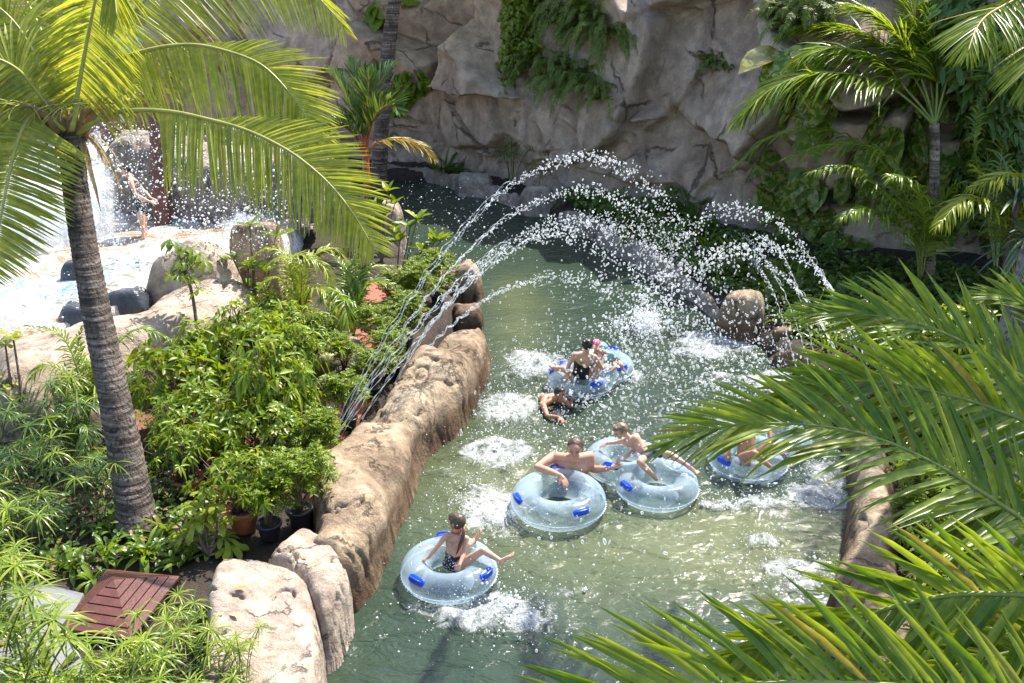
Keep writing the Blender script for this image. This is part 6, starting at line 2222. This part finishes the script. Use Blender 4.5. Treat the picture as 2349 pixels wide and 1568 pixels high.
def jet(label, n_, L_, h, nd, brk=.34, spread=.2, tmax=1.0, r=.026, strands=2, group='water jets arching over the river'):
    a = W(*n_)
    b_ = np.array([*L_, 0.0])
    f = lambda t: a + (b_ - a) * t[:, None] + Z * (4 * h * t * (1 - t))[:, None] + 0
    mb = MB()
    # the unbroken twisting strands just after the nozzle
    for k in range(strands):
        t = np.linspace(0, brk * (1 + .12 * k), 150)
        c = f(t)
        wob = .012 + .05 * (t / brk)
        ph = t * (150 + 17 * k) + k * 3.1
        off = np.stack([np.sin(ph), np.cos(ph * .9), np.sin(ph * 1.1 + 1)], 1) * wob[:, None] * .5 + NR.normal(0, .02, 3)
        rad = (.0055 + .003 * np.sin(t * 420 + k)) * NR.uniform(.8, 1.2, 150) * (1 - .25 * t / brk)
        mb.tube(c + off, rad, 5)
    # beads
    t = np.sort(np.clip(NR.beta(1.25, 1.1, nd) * (tmax - brk * .45) + brk * .45, 0, tmax))
    c = f(t)
    vel = np.gradient(f(np.linspace(0, 1, 200)), axis=0)[np.minimum((t * 199).astype(int), 199)]
    s = .008 + spread * np.clip((t - brk * .6), 0, 1) ** 1.25
    clump = fbm(np.c_[t * 34, t * 0 + a[0] * 7, t * 0], 2, int(abs(a[0]) * 100))[:, None] * s[:, None] * .9
    P_ = c + NR.normal(0, 1, (nd, 3)) * s[:, None] + clump * np.array([.3, .3, 1])
    rr = r * NR.lognormal(0, .32, nd) * lerp(t, [0, brk, brk + .25, 1], [.45, .7, 1, 1.05])
    k = P_[:, 2] > .03
    drops(mb, P_[k], rr[k], vel[k], (1 + np.abs(NR.normal(0, .55, nd)))[k])
    o = mb.build('water_jet', M_DROP, origin=a)
    return tag(o, label, 'water jet', group)


JT = [('highest jet from the nearest nozzle, arching over the whole river', (738, 1058, .5), (4.21, 20.5), 3.31, 430, .34, .2, .92),
      ('second jet from the nearest nozzles, crest just under the highest', (745, 1052, .5), (3.95, 20.5), 2.75, 420, .33, .2, .95),
      ('third jet from the nearest nozzles, passing below two higher crests', (752, 1045, .5), (3.7, 20.5), 2.24, 420, .32, .2, .97),
      ('jet from the middle nozzle by the shaded aralia', (830, 965, .55), (3.6, 20.4), 1.98, 400, .3, .22, 1),
      ('steep jet from the far nozzle at the head of the long wall', (905, 885, .6), (3.27, 14.83), 2.49, 360, .28, .26, 1),
      ('lowest flat jet from the far nozzle, crossing just above the water', (915, 875, .6), (2.79, 17.57), 1.36, 230, .3, .18, .8),
      ('jet rising highest from the right bank towards the others', (1978, 832, .5), (2.4, 18.91), 2.26, 340, .2, .2, 1),
      ('thick jet from the right bank curving low over the boulders', (1925, 830, .5), (.73, 13.56), 2.25, 360, .2, .25, 1),
      ('jet from the rightmost nozzle behind the upper sweeping frond', (1990, 840, .5), (.33, 11.2), 2.75, 330, .2, .28, .85),
      ('thin upright jet before the pothos on the right bank', (1860, 860, .4), (4.38, 22.5), 1.27, 130, .5, .1, .6),
      ('thin upright jet over the dappled boulder', (1830, 850, .4), (4.63, 21.5), .95, 120, .5, .1, .6),
      ('thin upright jet right of the small squared boulder', (1880, 865, .4), (4.3, 20.18), 1.65, 130, .5, .1, .6)]
for lb, n_, L_, h, nd, bk, sp, tm_ in JT:
    jet(lb, n_, L_, h, int(nd * 1.5), bk, sp, tm_, r=.0105 if nd > 200 else .008, strands=3 if nd > 200 else 1)

# nozzles that feed the jets
seen = []
for lb, n_, *_r in JT:
    a = W(*n_)
    if any(np.linalg.norm(a - q) < .12 for q in seen):
        continue
    seen.append(a)
    m = MB()
    m.lathe([(0, -.3), (.035, -.3), (.035, -.04), (.028, -.03), (.018, .03), (.012, .03), (.012, 0), (0, 0)], a, 12)
    tag(m.build('nozzle', M_BLACKPOT, origin=a), 'small black pipe nozzle at the foot of the ' + lb.split(' ')[0] + ' jet ' + ('on the right bank' if a[0] > 0 else 'on the left bank'), 'nozzle', 'nozzles of the water jets')

# falling spray where the jets meet
mb = MB()
pts = []
for px, py, sx, sy, z0, z1, n_ in [(1560, 640, 110, 90, .6, 2.2, 520), (1640, 780, 120, 90, .2, 1.6, 620), (1480, 760, 120, 100, .1, 1.4, 330), (1400, 830, 130, 90, .1, 1.0, 300), (1750, 850, 90, 80, .1, 1.0, 300), (1600, 930, 130, 70, .05, .8, 260), (1330, 900, 110, 80, .1, .9, 170), (1450, 1000, 150, 90, .05, .7, 160), (1330, 1180, 160, 120, .05, .5, 90)]:
    for i in range(n_):
        z = NR.uniform(z0, z1)
        x, y = NR.normal(px, sx), NR.normal(py, sy)
        p = W(x, y, z)
        pts.append(p)
pts = np.array(pts)
rr = .0108 * np.minimum(NR.lognormal(0, .4, len(pts)), 1.7)
el = np.where(NR.uniform(0, 1, len(pts)) < .08, NR.uniform(2, 4, len(pts)), 1 + np.abs(NR.normal(0, .4, len(pts))))
drops(mb, pts, rr, V3(.25, -.2, -.8), el)
tag(mb.build('spray_drops', M_DROP), 'loose drops raining down where the arching jets meet', 'spray', kind='stuff')

# fine splash thrown up round the churning patches
mb = MB()
for px, py, sx, sy, st in FOAM:
    c = W(px, py)
    n_ = int(700 * sx * sy * st * 2.2) + 60
    q = NR.normal(0, 1, (n_, 2)) * [sx * .62, sy * .62]
    hz_ = np.abs(NR.exponential(.075, n_)) * np.exp(-(q[:, 0] / sx) ** 2 * .3) * (1.6 if st > .55 else 1)
    P_ = np.c_[c[0] + q[:, 0], c[1] + q[:, 1], hz_ + .03]
    drops(mb, P_, .0062 * NR.lognormal(0, .5, n_), tiny=True)
# the splash crown beneath the jets
c = W(1480, 765, 0)
for i in range(26):
    az = NR.uniform(0, 6.283)
    p = arc(c + V3(*NR.normal(0, .15, 2), 0), az, NR.uniform(.5, 1.1), NR.uniform(.7, 1.4), 1.6, 12)
    drops(mb, np.repeat(p, 5, 0) + NR.normal(0, .035, (len(p) * 5, 3)), .011 * NR.lognormal(0, .5, len(p) * 5), tiny=True)
n_ = 2600
P_ = np.array([W(NR.normal(1480, 330), NR.normal(930, 230), abs(NR.exponential(.25))) for i in range(n_)])
k = (P_[:, 0] > -1.2)
drops(mb, P_[k], .006 * NR.lognormal(0, .45, k.sum()), tiny=True)
P_ = np.array([W(NR.uniform(920, 1180), NR.uniform(410, 600), abs(NR.exponential(.5))) for i in range(420)])
drops(mb, P_, .011 * NR.lognormal(0, .35, 420), tiny=True)
tag(mb.build('fine_spray', M_SPRAY), 'fine white splash thrown up over the churning river', 'spray', kind='stuff')

# ---- the splash pool's falling water
M_FALL, nt, b, out = node_mat('falling_water')
g = N(nt, 'ShaderNodeNewGeometry')
mp = N(nt, 'ShaderNodeMapping')
mp.inputs['Scale'].default_value = (3.2, 3.2, 1.3)
nt.links.new(g.outputs['Position'], mp.inputs['Vector'])
n1 = N(nt, 'ShaderNodeTexNoise', Scale=1.6, Detail=9.0, Roughness=.72)
nt.links.new(mp.outputs[0], n1.inputs['Vector'])
at = N(nt, 'ShaderNodeAttribute', attribute_name='body')
ad = N(nt, 'ShaderNodeMath', operation='ADD')
nt.links.new(n1.outputs[0], ad.inputs[0])
nt.links.new(at.outputs['Fac'], ad.inputs[1])
al = ramp(nt, [(.66, (0, 0, 0)), (.9, (.9, .9, .9))], ad.outputs[0])
b.inputs['Base Color'].default_value = (.9, .92, .93, 1)
b.inputs['Roughness'].default_value = .4
tl = N(nt, 'ShaderNodeBsdfTranslucent')
tl.inputs['Color'].default_value = (.92, .94, .95, 1)
ma = N(nt, 'ShaderNodeMixShader')
ma.inputs[0].default_value = .5
nt.links.new(b.outputs[0], ma.inputs[1])
nt.links.new(tl.outputs[0], ma.inputs[2])
tr = N(nt, 'ShaderNodeBsdfTransparent')
mx = N(nt, 'ShaderNodeMixShader')
nt.links.new(al.outputs[0], mx.inputs[0])
nt.links.new(tr.outputs[0], mx.inputs[1])
nt.links.new(ma.outputs[0], mx.inputs[2])
nt.links.new(mx.outputs[0], out.inputs['Surface'])


def plume(name, label, px, z0, wpx, h, dd, seed, body=.2):
    """a bulging curtain of falling water, several crumpled layers deep"""
    c = W(*px, z0)
    d = dep(c)
    w_ = wpx * d / F
    mb = MB()
    at_v = []
    for k in range(4):
        U_, V_ = np.meshgrid(np.linspace(-1, 1, 60), np.linspace(0, 1, 60))
        x = c[0] + U_ * w_ * (1.05 - .3 * V_ + .08 * k)
        y = c[1] + dd * (k / 3 - .5) - (1 - U_ ** 2) * .35 * (1 - V_) + .5 * V_ * .2
        z = z0 + V_ * h * (1 - .3 * U_ ** 2)
        G = np.stack([x, y, z], -1)
        G[..., 1] += fbm(G.reshape(-1, 3) * 2.2 + k * 9, 4, seed + k).reshape(U_.shape) * .35
        G[..., 0] += fbm(G.reshape(-1, 3) * 2.2 + 40 + k * 9, 4, seed + k).reshape(U_.shape) * .18
        mb.grid(G)
        at_v.append((body + .25 * (1 - U_ ** 2) * (1 - V_ ** 3) - .12 * np.abs(U_) - .2 * V_ ** 2).ravel())
    t = thing(name, label, 'water', c, 'falling water of the splash pool')
    o = mb.build('curtain', M_FALL, t)
    q = o.data.attributes.new('body', 'FLOAT', 'POINT')
    q.data.foreach_set('value', np.concatenate(at_v).astype(np.float32))
    ms = MB()
    n_ = 420
    P_ = np.c_[c[0] + NR.normal(0, w_ * .75, n_), c[1] + NR.normal(-.3, dd * .5 + .2, n_), z0 + NR.uniform(0, h, n_)]
    drops(ms, P_, .014 * NR.lognormal(0, .5, n_), tiny=True)
    ms.build('drops', M_SPRAY, t)
    return t


plume('falling_water', 'thick white fall of water crashing down beside the bather', (225, 535), 1.05, 52, 2.4, .6, 51, .2)
plume('falling_water', 'broad white fall of water behind the leaning palm trunk', (100, 560), 1.05, 90, 2.4, .9, 61, .2)
plume('falling_water', 'thin veil of water falling behind the brown post', (470, 480), 1.05, 110, 2.0, .8, 71, .06)
plume('churning_water', 'churning foam heaped in front of the dark wet boulders', (60, 720), 1.05, 90, .5, .8, 81, .16)
plume('churning_water', 'foam boiling behind the pale seamed boulder', (560, 520), 1.05, 80, .5, .6, 91, .1)
mb = MB()
n_ = 3000
P_ = np.array([P(NR.uniform(180, 660), NR.uniform(285, 600), NR.uniform(17.5, 19.5)) for i in range(n_)])
k = P_[:, 2] > 1.1
drops(mb, P_[k], .0115 * NR.lognormal(0, .45, k.sum()), tiny=True)
tag(mb.build('pool_spray', M_SPRAY), 'white drops filling the air round the bather and the post', 'spray', kind='stuff')
